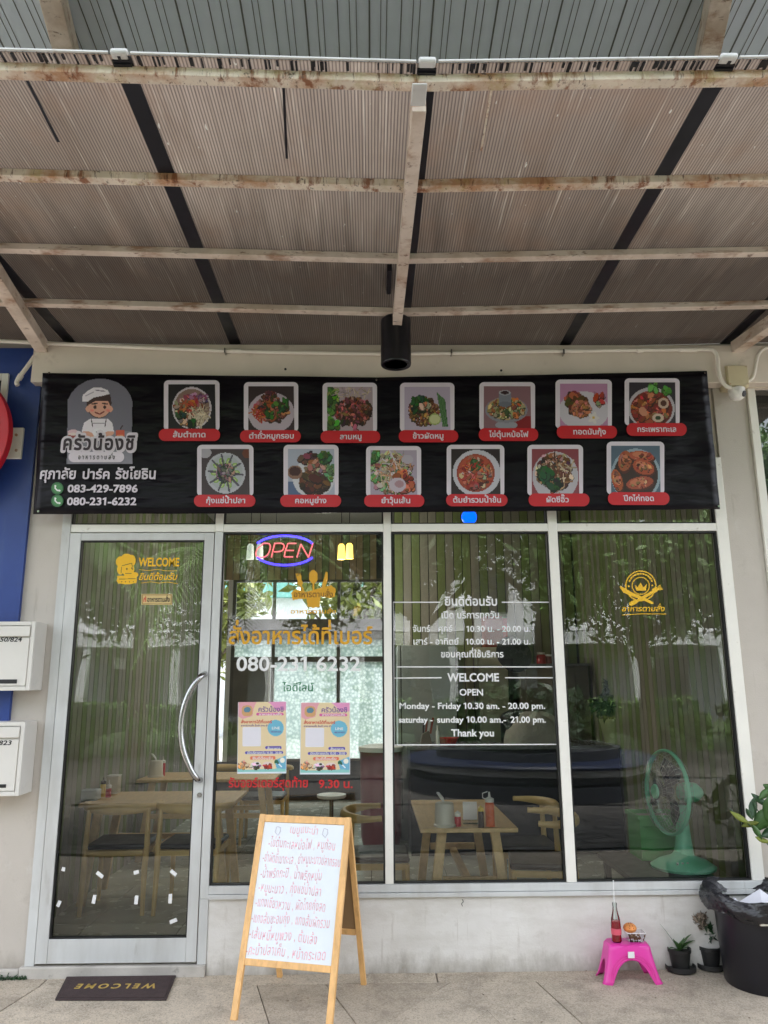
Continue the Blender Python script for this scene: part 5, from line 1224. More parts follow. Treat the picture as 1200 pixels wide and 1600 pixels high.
MB().lathe([(.018, z), (.018, z + .12), (.008, z + .14), (.008, z + .18)], (x, y, 0), 12).build('body', M['white_plastic'], t)
x, y, z = onct(966, .3)
pp = thing('pale_pot_plant', (x, y, z), 'leafy plant in a pale green pot seen through the right window', 'plant')
MB().lathe([(.12, z), (.16, z + .19), (.165, z + .22), (.15, z + .215), (.145, z + .19), (.001, z + .18)], (x, y, 0), 26).build('pot', pm('pale_green_glaze', (.42, .48, .28), .35, var=.05), pp)
leafmesh('leaves', M['leaf_dark'], pp, crown_pts((x, y, z + .38), (.2, .2, .16), 420, 5, 16), .05, 5)

# horseshoe back chair (copied) and trestle tables
def make_chair():
    t = thing('wooden_chair', (0, 0, 0), 'x', 'chair')
    wo = M['ash']
    for sx in (-1, 1):
        MB().tube([(sx * .2, .19, 0), (sx * .195, .185, .40)], [.014, .019], 10).build('leg', wo, t, local=True)
        MB().tube([(sx * .205, -.2, 0), (sx * .20, -.185, .30), (sx * .205, -.17, .42), (sx * .20, -.16, .665)], [.014, .02, .02, .014], 10).build('leg', wo, t, local=True)
    pts = []; rs = []
    for k in range(21):
        a = D(-200 + k * 220 / 20); pts.append((.255 * math.cos(a) if False else .265 * math.sin(D(-105 + k * 10.5)), -.02 - .19 * math.cos(D(-105 + k * 10.5)) , .675 - .008 * math.cos(D(-105 + k * 10.5)))); rs.append(.014 + .014 * max(0, math.cos(D(-105 + k * 10.5))))
    MB().tube(pts, rs, 10, flat=1.25).build('top_rail', wo, t, local=True)
    for sx in (-1, 1): MB().beam((sx * .195, -.18, .385), (sx * .195, .185, .385), .02, .035).build('seat_rail', wo, t, local=True)
    for sy in (-.185, .185): MB().beam((-.185, sy, .385), (.185, sy, .385), .02, .035).build('seat_rail', wo, t, local=True)
    MB().box((-.2, -.18, .405), (.2, .205, .44)).build('seat', M['seat'], t, bevel=.014, local=True)
    return t
chair0 = make_chair(); used = []
def put_chair(x, y, rz, label, group):
    c = chair0 if not used else dup(chair0); used.append(c)
    c.location = (x, y, FZ); c.rotation_euler = (0, 0, rz); tag(c, label, 'chair', group); return c
def make_table(x0, x1, y0, y1, zt_, label, splay=.03, name='wooden_table'):
    t = thing(name, ((x0 + x1) / 2, (y0 + y1) / 2, FZ), label, 'table')
    bx('tabletop', M['oak'], t, (x0, y0, zt_ - .025), (x1, y1, zt_), bevel=.004)
    for sx, xx in ((-1, x0 + .13), (1, x1 - .13)):
        for yy in (y0 + .06, y1 - .1):
            MB().beam((xx + sx * .0, yy, zt_ - .026), (xx + sx * .085, yy, FZ + .001), .055, .04, up=(0, 1, 0)).build('leg', M['oak'], t, bevel=.003)
    for yy in (y0 + .06, y1 - .1): bx('stretcher', M['oak'], t, (x0 + .13, yy - .015, .40), (x1 - .13, yy + .015, .44))
    bx('long_stretcher', M['oak'], t, ((x0 + x1) / 2 - .02, y0 + .08, .385), ((x0 + x1) / 2 + .02, y1 - .12, .42))
    return t
zt_ = .715
Tf = G(657, 1295, zt_); Tf2 = G(811, 1295, zt_); Tb = G(634, 1250, zt_)
make_table(Tf.x, Tf2.x, Tf.y, Tb.y, zt_, 'oak table behind the middle window with tissue cup and sauces')
def place(px, py, z=zt_): q = G(px, py, z); return q.x, q.y, z + .0005
def tissue_cup(px, py, label, z=zt_, s=1.0, grp='tissue dispensers on the tables'):
    x, y, z = place(px, py, z); t = thing('tissue_dispenser', (x, y, z), label, 'tissue dispenser', grp)
    MB().lathe([(.066 * s, z), (.066 * s, z + .012 * s), (.06 * s, z + .015 * s), (.055 * s, z + .125 * s), (.05 * s, z + .133 * s), (.015 * s, z + .136 * s), (.001, z + .136 * s)], (x, y, 0), 28).build('cup', M['tissue_cup'], t)
    m = MB(); m.tube([(x, y, z + .13 * s), (x - .012 * s, y, z + .155 * s), (x - .035 * s, y - .005, z + .185 * s), (x - .045 * s, y - .005, z + .19 * s)], [.008 * s, .02 * s, .018 * s, .008 * s], 8, flat=.5); m.build('tissue', WP, t)
tissue_cup(695, 1291, 'cream tissue dispenser on the oak table behind the middle window')
def squeeze(px, py, mat, capm, label, h=.12, r=.022, z=zt_, nozzle=.05):
    x, y, z = place(px, py, z); t = thing('sauce_bottle', (x, y, z), label, 'bottle')
    MB().lathe([(r, z), (r, z + h * .9), (r * .85, z + h)], (x, y, 0), 18).build('body', M[mat], t)
    MB().lathe([(r * .95, z + h + .0005), (r * .95, z + h + .02), (r * .3, z + h + .028), (r * .15, z + h + .028 + nozzle)], (x, y, 0), 16).build('cap', M[capm], t); return t, (x, y, z)
squeeze(715.5, 1291, 'ketchup', 'white_plastic', 'small red jar with white lid beside the cream tissue dispenser', .055, .019, nozzle=.004)
t, (x, y, z) = squeeze(766, 1291, 'orange_sauce', 'white_plastic', 'orange sauce bottle with white pump on the oak table', .135, .028, nozzle=.03)
MB().tube([(x - .02, y, z + .15), (x - .04, y, z + .16), (x - .04, y, z + .185), (x - .01, y, z + .195)], .0035, 7).build('pump_handle', M['white_plastic'], t)
squeeze(752, 1293, 'brown_glass', 'mustard', 'small dark sauce bottle with yellow cap beside the orange bottle', .09, .018, nozzle=.004)
x, y, z = place(735, 1287); t = thing('menu_holder', (x, y, z), 'upright white menu card in a clear stand on the oak table', 'menu card')
bx('card', WP, t, (x - .043, y, z + .022), (x + .043, y + .002, z + .125)); bx('stand', M['acrylic'], t, (x - .045, y - .02, z), (x + .045, y + .03, z + .02))
# chairs right of the table
q = G(846, 1283, .72); put_chair(q.x + .02, q.y + .12, D(90) - D(8), 'wooden chair right of the oak table, nearer the window', 'curved back wooden chairs in the shop')
q = G(820, 1262, .72); put_chair(q.x + .02, q.y + .12, D(90), 'wooden chair right of the oak table, farther from the window', 'curved back wooden chairs in the shop')
q = G(594, 1285, .72); put_chair(q.x - .02, q.y + .35, D(-90), 'wooden chair left of the oak table half behind the middle mullion', 'curved back wooden chairs in the shop')
# table and chairs behind the door
zt2 = .73
A_ = G(117, 1256, zt2); B_ = G(369, 1250, zt2); C_ = G(383, 1232, zt2)
make_table(max(A_.x, xWL + .05), B_.x, A_.y, A_.y + .62, zt2, 'long table behind the glass door with condiments at its left end')
F1 = G(128, 1432, FZ); F2 = G(215, 1430, FZ)
put_chair((F1.x + F2.x) / 2, F1.y + .2, D(2), 'wooden chair behind the door glass, left of the pair with its back to the street', 'curved back wooden chairs in the shop')
put_chair((F1.x + F2.x) / 2 + .5, F1.y + .19, D(-2), 'wooden chair behind the door glass, right of the pair with its back to the street', 'curved back wooden chairs in the shop')
x, y, z = place(138, 1250, zt2); t = thing('tissue_box', (x, y, z), 'pale blue tissue box at the left end of the table behind the door', 'tissue box')
bx('box', pm('pale_blue_plastic', (.55, .62, .66), .35, var=.04), t, (x - .075, y - .05, z), (x + .075, y + .05, z + .075), bevel=.008); bx('slot', M['black'], t, (x - .045, y - .006, z + .0751), (x + .045, y + .006, z + .0765))
squeeze(141, 1242, 'maroon', 'white_plastic', 'maroon sauce bottle with white nozzle behind the pale tissue box', .13, .032, zt2, .05)
squeeze(160, 1245, 'mustard', 'brown_glass', 'yellow and brown sauce bottle right of the tissue box', .09, .02, zt2, .02)
squeeze(169, 1246, 'ketchup', 'white_plastic', 'small red sauce bottle in front of the cream canister', .065, .02, zt2, .03)
x, y, z = place(176, 1240, zt2); t = thing('canister', (x, y, z), 'cream square canister on the table behind the door', 'canister'); bx('body', M['tissue_cup'], t, (x - .045, y - .03, z), (x + .045, y + .05, z + .125), bevel=.006); bx('lid', M['white_plastic'], t, (x - .047, y - .032, z + .1255), (x + .047, y + .052, z + .135), bevel=.003)
make_table(xWL + .05, -.85, 2.45, 3.05, zt2, 'second long table farther back behind the glass door')
tissue_cup(243, 1214, 'tissue dispenser on the farther table behind the door glass', zt2, 1.05); squeeze(254, 1212, 'ketchup', 'white_plastic', 'red sauce bottle on the farther table beside a dispenser', .11, .022, zt2, .03)
for k, (xx, yy) in enumerate(((-1.5, 3.35), (-1.05, 3.35))):
    put_chair(xx, yy, D(180), ('wooden chair behind the farther table, close to the left wall', 'wooden chair behind the farther table, away from the left wall')[k], 'curved back wooden chairs in the shop')
# maroon cooler, pedestal
p = W(592, 1165, 2.9); t = thing('maroon_cooler', (p.x, 3.05, FZ), 'tall maroon cooler with pale lid left of the middle mullion', 'cooler')
MB().lathe([(.17, FZ), (.19, FZ + .1), (.2, p.z - .06)], (p.x + .02, 3.05, 0), 26).build('body', M['maroon'], t); MB().lathe([(.215, p.z - .06), (.215, p.z - .02), (.12, p.z), (.001, p.z)], (p.x + .02, 3.05, 0), 26).build('lid', M['white_plastic'], t)
p = G(518, 1243, .5); t = thing('pedestal_stool', (p.x, p.y, FZ), 'small pale pedestal stool seen under the right poster', 'stool')
MB().lathe([(.16, FZ), (.15, FZ + .02), (.02, FZ + .03), (.02, .48)], (p.x, p.y, 0), 20).build('pedestal', M['chrome'], t); MB().lathe([(.13, .481), (.14, .49), (.14, .51), (.001, .515)], (p.x, p.y, 0), 28).build('seat', M['white_plastic'], t)
# pendant lamps and blue globe
for (x, y, mt, lb_) in ((533.5, 862, 'lamp_warm', 'glowing yellow pendant lamp, left of the close pair right of the neon sign'), (546, 861, 'lamp_warm', 'glowing yellow pendant lamp, right of the close pair right of the neon sign'), (391.5, 862, 'lamp_white', 'white pendant lamp left of the neon sign, nearer the door'), (406, 862, 'lamp_white', 'white pendant lamp partly behind the letter O of the neon sign')):
    Yp = 2.8 + (.25 if x in (546, 406) else 0); a = W(x, y - 12, Yp); b = W(x, y + 12, Yp); w = 6.4 / 26.0 * (a.z - b.z)
    t = thing('pendant_lamp', (a.x, Yp, b.z), lb_, 'lamp', 'pendant lamps')
    MB().lathe([(w * 1.02, b.z), (w * 1.0, b.z + .01), (w * .85, a.z - .02), (w * .5, a.z)], (a.x, Yp, 0), 20).build('shade', M[mt], t)
    MB().tube([(a.x, Yp, a.z), (a.x, Yp, HC)], .004, 6).build('cord', M['black'], t)
p = W(733, 808, .6); t = thing('blue_globe_lamp', (p.x, .6, p.z), 'glowing blue globe lamp behind the fanlight under the banner', 'lamp')
R0 = .054
MB().lathe([(max(.001, R0 * math.sin(i * math.pi / 14)), -R0 * math.cos(i * math.pi / 14)) for i in range(15)], (p.x, .6, p.z), 24).build('globe', M['blue_lamp'], t); MB().tube([(p.x, .6, p.z + R0), (p.x, .6, HC)], .006, 6).build('cord', M['black'], t)
lp = bpy.data.lights.new('lamp_light', 'POINT'); lp.energy = 6.5; lp.color = (1, .92, .78); lp.shadow_soft_size = .1
lo = bpy.data.objects.new('pendant_light', lp); COL.objects.link(lo); lo.location = (-.45, 2.9, 2.45)


# low bench, fan, crate behind the right window
Zb = .43
p = G(985, 1371, Zb); q = G(1122, 1371, Zb)
t = thing('low_bench', ((p.x + q.x) / 2, .5, FZ), 'low black bench carrying the green fan and crate', 'bench')
bx('top', M['dark'], t, (p.x, .16, Zb - .03), (q.x, .85, Zb), bevel=.004)
for xx in (p.x + .05, q.x - .05):
    for yy in (.22, .8): MB().beam((xx, yy, FZ), (xx, yy, Zb - .031), .04, .04).build('leg', M['dark'], t)
fc = G(1068, 1356, Zb); fx, fy = fc.x, fc.y
fan = thing('table_fan', (fx, fy, Zb), 'mint green table fan turned to the left behind the right window', 'fan')
s = (fy - CAM.y) * .976 / FPX
def fz(py): return W(1068, py, fy).z
MB().lathe([(46 * s, Zb + .001), (47 * s, Zb + .015), (36 * s, Zb + .045), (16 * s, Zb + .075), (11 * s, Zb + .1)], (fx, fy, 0), 36).build('base', M['fan_green'], fan)
MB().tube([(fx + .01, fy, Zb + .07), (fx + .015, fy, (Zb + fz(1262)) / 2), (fx + .02, fy, fz(1258))], [.062, .045, .030], 18).build('stem', M['fan_green'], fan)
ax = Vector((-.97, -.16, .05)).normalized(); hc = Vector((W(1079, 1238, fy).x, fy, fz(1238)))
MB().tube([hc + ax * .07, hc + ax * .03, hc - ax * .03, hc - ax * .07], [.05, .062, .058, .03], 20).build('motor', M['fan_green'], fan)
cq = hc + ax * .16; side = ax.cross(Vector((0, 0, 1))).normalized(); upv = side.cross(ax).normalized()
Rf = 60 * s
def cir(c, rr_, n=40): return [c + side * (rr_ * math.cos(2 * math.pi * k / n)) + upv * (rr_ * math.sin(2 * math.pi * k / n)) for k in range(n + 1)]
MB().tube(cir(cq, Rf), .010, 8, caps=False, flat=1.5).build('ring', M['fan_green'], fan)
for sgn, nm in ((1, 'front_cage'), (-1, 'rear_cage')):
    m = MB()
    for k in range(44):
        a = 2 * math.pi * k / 44; d = side * math.cos(a) + upv * math.sin(a)
        m.tube([cq + d * Rf, cq + d * Rf * .9 + ax * sgn * .045, cq + d * Rf * .5 + ax * sgn * .07, cq + d * .05 + ax * sgn * .075], .0011, 3, caps=False)
    for rr_, dd in ((.9, .045), (.7, .06), (.5, .07), (.3, .073)): m.tube(cir(cq + ax * sgn * dd, Rf * rr_, 30), .0014, 3, caps=False)
    m.build(nm, M['wire'], fan)
MB().tube([cq + ax * .078, cq + ax * .088], [.045, .038], 24).build('badge', M['fan_green'], fan)
for k in range(3):
    m = MB(); a0 = k * 2.094
    P = []
    for u in range(6):
        rr_ = .03 + (Rf * .82 - .03) * u / 5; w_ = .35 + .55 * math.sin(math.pi * min(1, u / 5 * .9))
        for e_, f2 in ((-w_, .018), (w_ * .6, -.018)):
            a = a0 + e_ * (.9 if u else .5); P.append(cq + (side * math.cos(a) + upv * math.sin(a)) * rr_ + ax * f2)
    m.add(P, [(2 * u, 2 * u + 1, 2 * u + 3, 2 * u + 2) for u in range(5)]); m.build('blade', M['smoke'], fan, solid=.002)
MB().tube([cq - ax * .03, cq + ax * .03], .03, 16).build('hub', M['smoke'], fan)
for k in range(3): MB().tube([(fx - .08 + k * .03, fy - .12, Zb + .04), (fx - .08 + k * .03, fy - .125, Zb + .055)], .007, 8).build('button', M['white_plastic'], fan)
a = G(996, 1345, Zb); cy = .62; ca_, cb_ = W(995, 1268, cy), W(1066, 1345, cy)
cr = thing('green_crate', ((ca_.x + cb_.x) / 2, cy, Zb), 'green plastic crate lined with white behind the fan', 'crate')
m = MB(); zt3 = Zb + .27; x0, x1, y0, y1 = ca_.x, cb_.x, cy - .04, cy + .2
m.box((x0, y0, Zb + .001), (x1, y0 + .008, zt3)); m.box((x0, y1 - .008, Zb + .001), (x1, y1, zt3)); m.box((x0, y0 + .008, Zb + .001), (x0 + .008, y1 - .008, zt3)); m.box((x1 - .008, y0 + .008, Zb + .001), (x1, y1 - .008, zt3)); m.box((x0 + .008, y0 + .008, Zb + .001), (x1 - .008, y1 - .008, Zb + .01))
m.build('tub', M['crate_green'], cr)
m = MB()
for q in (((x0 - .012, y0 - .012, zt3 - .02), (x1 + .012, y0 - .0005, zt3 + .004)), ((x0 - .012, y1 + .0005, zt3 - .02), (x1 + .012, y1 + .012, zt3 + .004)), ((x0 - .012, y0, zt3 - .02), (x0 - .0005, y1, zt3 + .004)), ((x1 + .0005, y0, zt3 - .02), (x1 + .012, y1, zt3 + .004))): m.box(*q)
m.build('rim', M['crate_green'], cr)
bx('liner', M['cloth'], cr, (x0 + .01, y0 + .009, zt3 - .06), (x1 - .01, y1 - .01, zt3 - .02))
for zz in (Zb + .06, Zb + .13, Zb + .2): bx('rib', M['crate_green'], cr, (x0 + .001, y0 - .006, zz), (x1 - .001, y0 - .0005, zz + .008))

# ================================================================== THINGS ON THE PAVEMENT
mc = [G(86, 1561, .01), G(260, 1561, .01), G(275, 1524, .01), G(104, 1526, .01)]
dm = thing('doormat', tuple((mc[0] + mc[2]) / 2 - Vector((0, 0, .01))), 'dark brown doormat reading WELCOME upside down before the door', 'doormat')
MB().prism([(p.x, p.y, .002) for p in mc], (0, 0, .009)).build('backing', M['mat_edge'], dm, bevel=.002)
cen = sum(mc, Vector()) / 4
MB().prism([(cen.x + (p.x - cen.x) * .955, cen.y + (p.y - cen.y) * .93, .0112) for p in mc], (0, 0, .003)).build('pile', M['mat'], dm)
V, F = layout('WELCOME', .03, 0, .25); x0 = min(a for a, b in V); x1 = max(a for a, b in V)
wl0, wl1 = G(247, 1537, .0145), G(122, 1537.5, .0145); hgt = .062; dx_ = wl1 - wl0
MB().add([(wl0.x + dx_.x * (a - x0) / (x1 - x0), wl0.y + dx_.y * (a - x0) / (x1 - x0) - b * hgt / .7 + 0.0, .0147) for a, b in V], F).build('lettering', M['mat_gold'], dm, smooth=False)

# A frame menu board
fl_, fr_ = G(365, 1594), G(524, 1612); rl_, rr2 = G(430, 1527), G(567, 1537)
w2 = (fr_ - fl_).length / 2; mid_f = (fl_ + fr_) / 2; mid_r = (rl_ + rr2) / 2; org = (mid_f + mid_r) / 2; ang = math.atan2(fr_.y - fl_.y, fr_.x - fl_.x)
dep = (mid_r - mid_f).length / 2
af = thing('menu_easel', (org.x, org.y, 0), 'pine A-frame whiteboard with a handwritten red Thai menu on the pavement', 'menu board', rz=ang)
H = .872; ft = .03
def LP(u, v, front=1, o=0.0):       # u: -1..1 across, v: 0 ground..1 top, on the front or rear frame; o: outwards
    y = (-dep if front else dep) * (1 - v); n = Vector((0, -H, dep if front else -dep)).normalized() if front else Vector((0, H, dep)).normalized()
    n = Vector((0, (-H if front else H), -dep)).normalized() * -1 if False else Vector((0, -H if front else H, dep)).normalized()
    return Vector((u * w2, y, v * H)) + n * o
wd = .032
for front in (1, 0):
    for sx in (-1, 1):
        p, q = LP(sx * (1 - .5 * wd / w2), 0.0, front), LP(sx * (1 - .5 * wd / w2), 1.0 if front else .985, front)
        MB().beam(p, q, wd if front else .028, .02, up=(0, -1, .3) if front else (0, 1, .3)).build('leg', M['pine'], af, bevel=.002, local=True)
def rail(v, front, name='rail', h=.03):
    u = 1 - wd / w2; MB().beam(LP(-u, v, front), LP(u, v, front), .02, h, up=(0, dep * (1 if front else -1), H)).build(name, M['pine'], af, bevel=.002, local=True)
rail(.978, 1, h=.036); rail(.262, 1, h=.03); rail(.93, 0); rail(.32, 0)
def bpanel(v0, v1, front, o, th, mat, name):
    u = 1 - wd / w2; pts = [LP(-u, v0, front, o), LP(u, v0, front, o), LP(u, v1, front, o), LP(-u, v1, front, o)]; n = Vector((0, -H if front else H, dep)).normalized()
    return MB().prism(pts, n * -th).build(name, mat, af, local=True)
bd = bpanel(.278, .958, 1, .004, .006, M['whiteboard'], 'whiteboard'); bpanel(.335, .915, 0, .004, .006, M['hardboard'], 'back_panel')
bx_h = MB().tube([LP(-.97, .99, 1) + Vector((0, .012, 0)), LP(.97, .99, 1) + Vector((0, .012, 0))], .004, 8).build('hinge', M['chrome'], af, local=True)
def btext(s, u0, u1, v, h, mat=None, off=-.004, slant=.08):
    V, F = layout(s, off, slant, .05); x0 = min(a for a, b in V); x1 = max(a for a, b in V); r = random.Random(len(s)); ph = r.random() * 6
    m = MB(); out = []
    for a, b in V:
        t = (a - x0) / (x1 - x0); wob = .004 * math.sin(t * 9 + ph)
        out.append(LP(u0 + (u1 - u0) * t, v + (b * h / .56) + wob, 1, .0048))
    m.add(out, F); return m.build('handwriting', mat or M['marker'], bd, smooth=False, local=True)
lines = [('เมนูแนะนำ', -.28, .32, .905, .034), ('-ไข่ตุ๋นทะเลหม้อไฟ , หมูก้อน', -.72, .72, .825, .038), ('-ยำผัดขี้เมาทะเล , ยำหมูมะนาวปลากรอบ', -.80, .86, .748, .038), ('-น้ำพริกกะปิ , น้ำพริกหนุ่ม', -.80, .50, .672, .038), ('-หมูมะนาว , กุ้งแช่น้ำปลา', -.80, .52, .598, .038),
         ('-แกงเขียวหวาน , ผัดไทยกุ้งสด', -.82, .64, .522, .038), ('-แกงส้มชะอมกุ้ง , แกงส้มผักรวม', -.86, .76, .450, .038), ('-เส้นหมี่หมูพวง , ต้มเล้ง', -.86, .54, .372, .038), ('-คะน้าปลาเค็ม , หน้ากระเฉด', -.88, .74, .298, .038)]
for s_, u0, u1, v, h in lines: btext(s_, u0, u1, v, h)
for u in (-.55, .48):
    pts = [LP(u + .05 * math.cos(k * .7) * (1 + .3 * (k % 2)), .915 + .02 * math.sin(k * .7) * (1 + .3 * (k % 2)), 1, .0052) for k in range(10)]
    MB().tube(pts, .0011, 4).build('doodle', M['marker_grey'], bd, local=True)

# pink stool
sc0 = (G(948, 1540) + G(1034, 1539)) / 2; sy0 = sc0.y; SX0 = (G(936, 1520).x + G(1036, 1540).x) / 2
sxw = (G(1038, 1540).x - G(946, 1541).x) / 2; syd = .085
sto = thing('pink_stool', (sc0.x, sy0 + syd, 0), 'small pink plastic step stool by the wall holding a bottle and a snack', 'stool')
scx, scy = sc0.x, sy0 + syd; hS = .185
def rsq(t, hx, hy, r):      # rounded rectangle, t in 0..1
    per = 2 * (hx + hy) * 2; a = t * 4; k = int(a) % 4; f = a - int(a)
    C_ = [(hx - r, -hy + r), (hx - r, hy - r), (-hx + r, hy - r), (-hx + r, -hy + r)]
    # side k from corner k-1 to corner k ; half straight, half arc
    st = [(-hx + r, -hy), (hx, -hy + r), (hx - r, hy), (-hx, hy - r)]; en = [(hx - r, -hy), (hx, hy - r), (-hx + r, hy), (-hx, -hy + r)]
    if f < .7: g = f / .7; return (st[k][0] + (en[k][0] - st[k][0]) * g, st[k][1] + (en[k][1] - st[k][1]) * g), g
    g = (f - .7) / .3; an = D(-90 + 90 * k + 90 * g); return (C_[k][0] + r * math.cos(an), C_[k][1] + r * math.sin(an)), -1
m = MB(); NT, NV = 112, 12
for j in range(NV + 1):
    for i in range(NT):
        (xh, yh), g = rsq(i / NT, 1, 1, .3); side_x = (i / NT * 4) % 2 < 1
        zb = 0.0
        if g >= 0:
            e_ = abs(g - .5) / (.50 if side_x else .42)
            if e_ < 1: zb = (.112 if side_x else .10) * math.sqrt(1 - e_ ** 2.2)
        v_ = j / NV; z = hS - (hS - zb) * v_; fl2 = (hS - z) / hS
        tx = (sxw - .045) + .045 * fl2 ** 1.3; ty = (syd - .022) + .022 * fl2 ** 1.3
        if j == 0: tx -= .012; ty -= .010
        if j == NV and zb == 0: tx += .006; ty += .004
        m.v.append((scx + xh * tx, scy + yh * ty, z))
for j in range(NV):
    for i in range(NT): i2 = (i + 1) % NT; m.f.append((j * NT + i, j * NT + i2, (j + 1) * NT + i2, (j + 1) * NT + i))
m.build('shell', M['pink'], sto, solid=.005, angle=50)
m = MB(); pts = [(scx + rsq(i / 48, 1, 1, .3)[0][0] * (sxw - .056), scy + rsq(i / 48, 1, 1, .3)[0][1] * (syd - .031), hS) for i in range(48)]
m.prism(pts, (0, 0, -.005)).build('seat', M['pink'], sto)
for ro in (.006, .016, .026):
    pts = []
    for k in range(25):
        u = (k / 24 - .5) * 2; ex_ = .7 * sxw * .93 + ro * 1.0
        zz = (.112 + ro) * max(0.0, 1 - abs(u) ** 2.2) ** .5; xx = u * ex_; fl2 = (hS - zz) / hS; ty = (syd - .022) + .022 * fl2 ** 1.3
        pts.append((scx + xx * 1.0, scy - ty - .0035, max(zz, .012)))
    MB().tube(pts, .0016, 6).build('moulding', M['pink'], sto)
a = W(986, 1490, scy - syd + .004); bx('label', WP, sto, (a.x - .017, scy - syd + .0015, .128), (a.x + .017, scy - syd + .004, .158))
for kk in (.010, .02): pass
zs_ = hS + .0005
# bottle of red drink
bxp = W(964, 1472, scy - .01); bt_ = thing('drink_bottle', (bxp.x, scy - .01, zs_), 'glass bottle half full of red drink with a white straw on the stool', 'bottle'); X_, Y_ = bxp.x, scy - .01
MB().lathe([(.020, zs_ + .002), (.0245, zs_ + .008), (.0235, zs_ + .04), (.0245, zs_ + .07), (.022, zs_ + .105), (.001, zs_ + .1055)], (X_, Y_, 0), 24).build('red_drink', M['red_drink'], bt_)
MB().lathe([(.022, zs_), (.0262, zs_ + .006), (.025, zs_ + .04), (.0262, zs_ + .075), (.023, zs_ + .115), (.014, zs_ + .15), (.011, zs_ + .175), (.0125, zs_ + .185), (.0125, zs_ + .192)], (X_, Y_, 0), 24).build('glass', M['bottle_glass'], bt_)
MB().lathe([(.0268, zs_ + .038), (.0275, zs_ + .058), (.0268, zs_ + .068)], (X_, Y_, 0), 24).build('label', pm('pink_label', srgb(220, 90, 110), .5, var=.1), bt_)
MB().tube([(X_ - .004, Y_, zs_ + .11), (X_ + .003, Y_ + .003, zs_ + .305)], .0032, 8).build('straw', WP, bt_)
# snack tray with bun
bp_ = W(993, 1474, scy + .0); X_, Y_ = bp_.x, scy + .005
tr = thing('snack_tray', (X_, Y_, zs_), 'clear plastic tray of nuts on the pink stool', 'food tray')
m = MB(); hx, hy = .042, .034
def trap(z0, z1, a0, a1):
    m.add([(X_ - a0, Y_ - a0 * .8, z0), (X_ + a0, Y_ - a0 * .8, z0), (X_ + a0, Y_ + a0 * .8, z0), (X_ - a0, Y_ + a0 * .8, z0), (X_ - a1, Y_ - a1 * .8, z1), (X_ + a1, Y_ - a1 * .8, z1), (X_ + a1, Y_ + a1 * .8, z1), (X_ - a1, Y_ + a1 * .8, z1)], [(0, 1, 5, 4), (1, 2, 6, 5), (2, 3, 7, 6), (3, 0, 4, 7), (0, 3, 2, 1)])
trap(zs_ + .0005, zs_ + .045, .036, .05); m.build('tray', M['acrylic'], tr, smooth=False)
MB().tube([(X_ - .05, Y_ - .04, zs_ + .046), (X_ + .05, Y_ - .04, zs_ + .046), (X_ + .05, Y_ + .04, zs_ + .046), (X_ - .05, Y_ + .04, zs_ + .046), (X_ - .05, Y_ - .04, zs_ + .046)], .002, 6).build('rim', M['white_plastic'], tr)
m = MB(); r_ = random.Random(8)
for k in range(46):
    c = (X_ + r_.uniform(-.03, .03), Y_ + r_.uniform(-.024, .024), zs_ + .008 + r_.random() * .02); a = r_.uniform(.004, .007); m.lathe([(a * .4, -a), (a, 0), (a * .4, a)], c, 6)
tag(m.build('nuts', pm('mixed_nuts', (.28, .17, .09), .7, var=.5, vs_=90), tr), kind='stuff')
X_ -= .022; zb_ = zs_ + .040; bn = thing('round_bun', (X_, Y_ + .01, zb_), 'round golden bun resting on the snack tray', 'bread')
MB().lathe([(.014, zb_), (.030, zb_ + .007), (.036, zb_ + .02), (.031, zb_ + .034), (.018, zb_ + .043), (.001, zb_ + .046)], (X_, Y_ + .005, 0), 24).build('bun', M['bread'], bn)
for k in (-1, 1): MB().tube([(X_ + k * .010, Y_ - .027, zb_ + .024), (X_ + k * .008, Y_ - .02, zb_ + .036), (X_ + k * .006, Y_ + .005, zb_ + .046)], .0025, 6).build('crack', M['box_red'], bn)

# small potted plants
def potplant(px_, py_b, r0, h, label, plant):
    g = G(px_, py_b); x, y = g.x, g.y
    t = thing('potted_plant', (x, y, 0), label, 'plant')
    MB().lathe([(r0 * 1.15, .001), (r0 * 1.38, .01), (r0 * 1.40, .030), (r0 * 1.34, .032), (r0 * 1.25, .02), (.001, .016)], (x, y, 0), 30).build('saucer', M['pot'], t)
    MB().lathe([(r0 * .78, .018), (r0 * .98, h - .02), (r0 * 1.06, h - .018), (r0 * 1.07, h), (r0 * .97, h), (r0 * .94, h - .012)], (x, y, 0), 30).build('pot', M['pot'], t)
    MB().lathe([(r0 * .95, h - .025), (.001, h - .012)], (x, y, 0), 20).build('soil', M['soil'], t); plant(t, x, y, h); return t
def blade(m, x, y, z, dx, dy, H_, w, droop):
    pts = []; n = 7; sd = Vector((-dy, dx, 0)); sd = sd.normalized() if sd.length > 0 else Vector((1, 0, 0)); L = []
    for k in range(n + 1):
        t = k / n; c = Vector((x + dx * t, y + dy * t, z + H_ * (t - droop * t * t))); ww = w * math.sin(math.pi * (.12 + .86 * t)) + .0006
        L += [c - sd * ww + Vector((0, 0, ww * .25)), c, c + sd * ww + Vector((0, 0, ww * .25))]
    k0 = len(m.v); m.v += [tuple(q) for q in L]
    for k in range(n):
        for s_ in (0, 1): m.f.append((k0 + 3 * k + s_, k0 + 3 * k + s_ + 1, k0 + 3 * k + s_ + 4, k0 + 3 * k + s_ + 3))
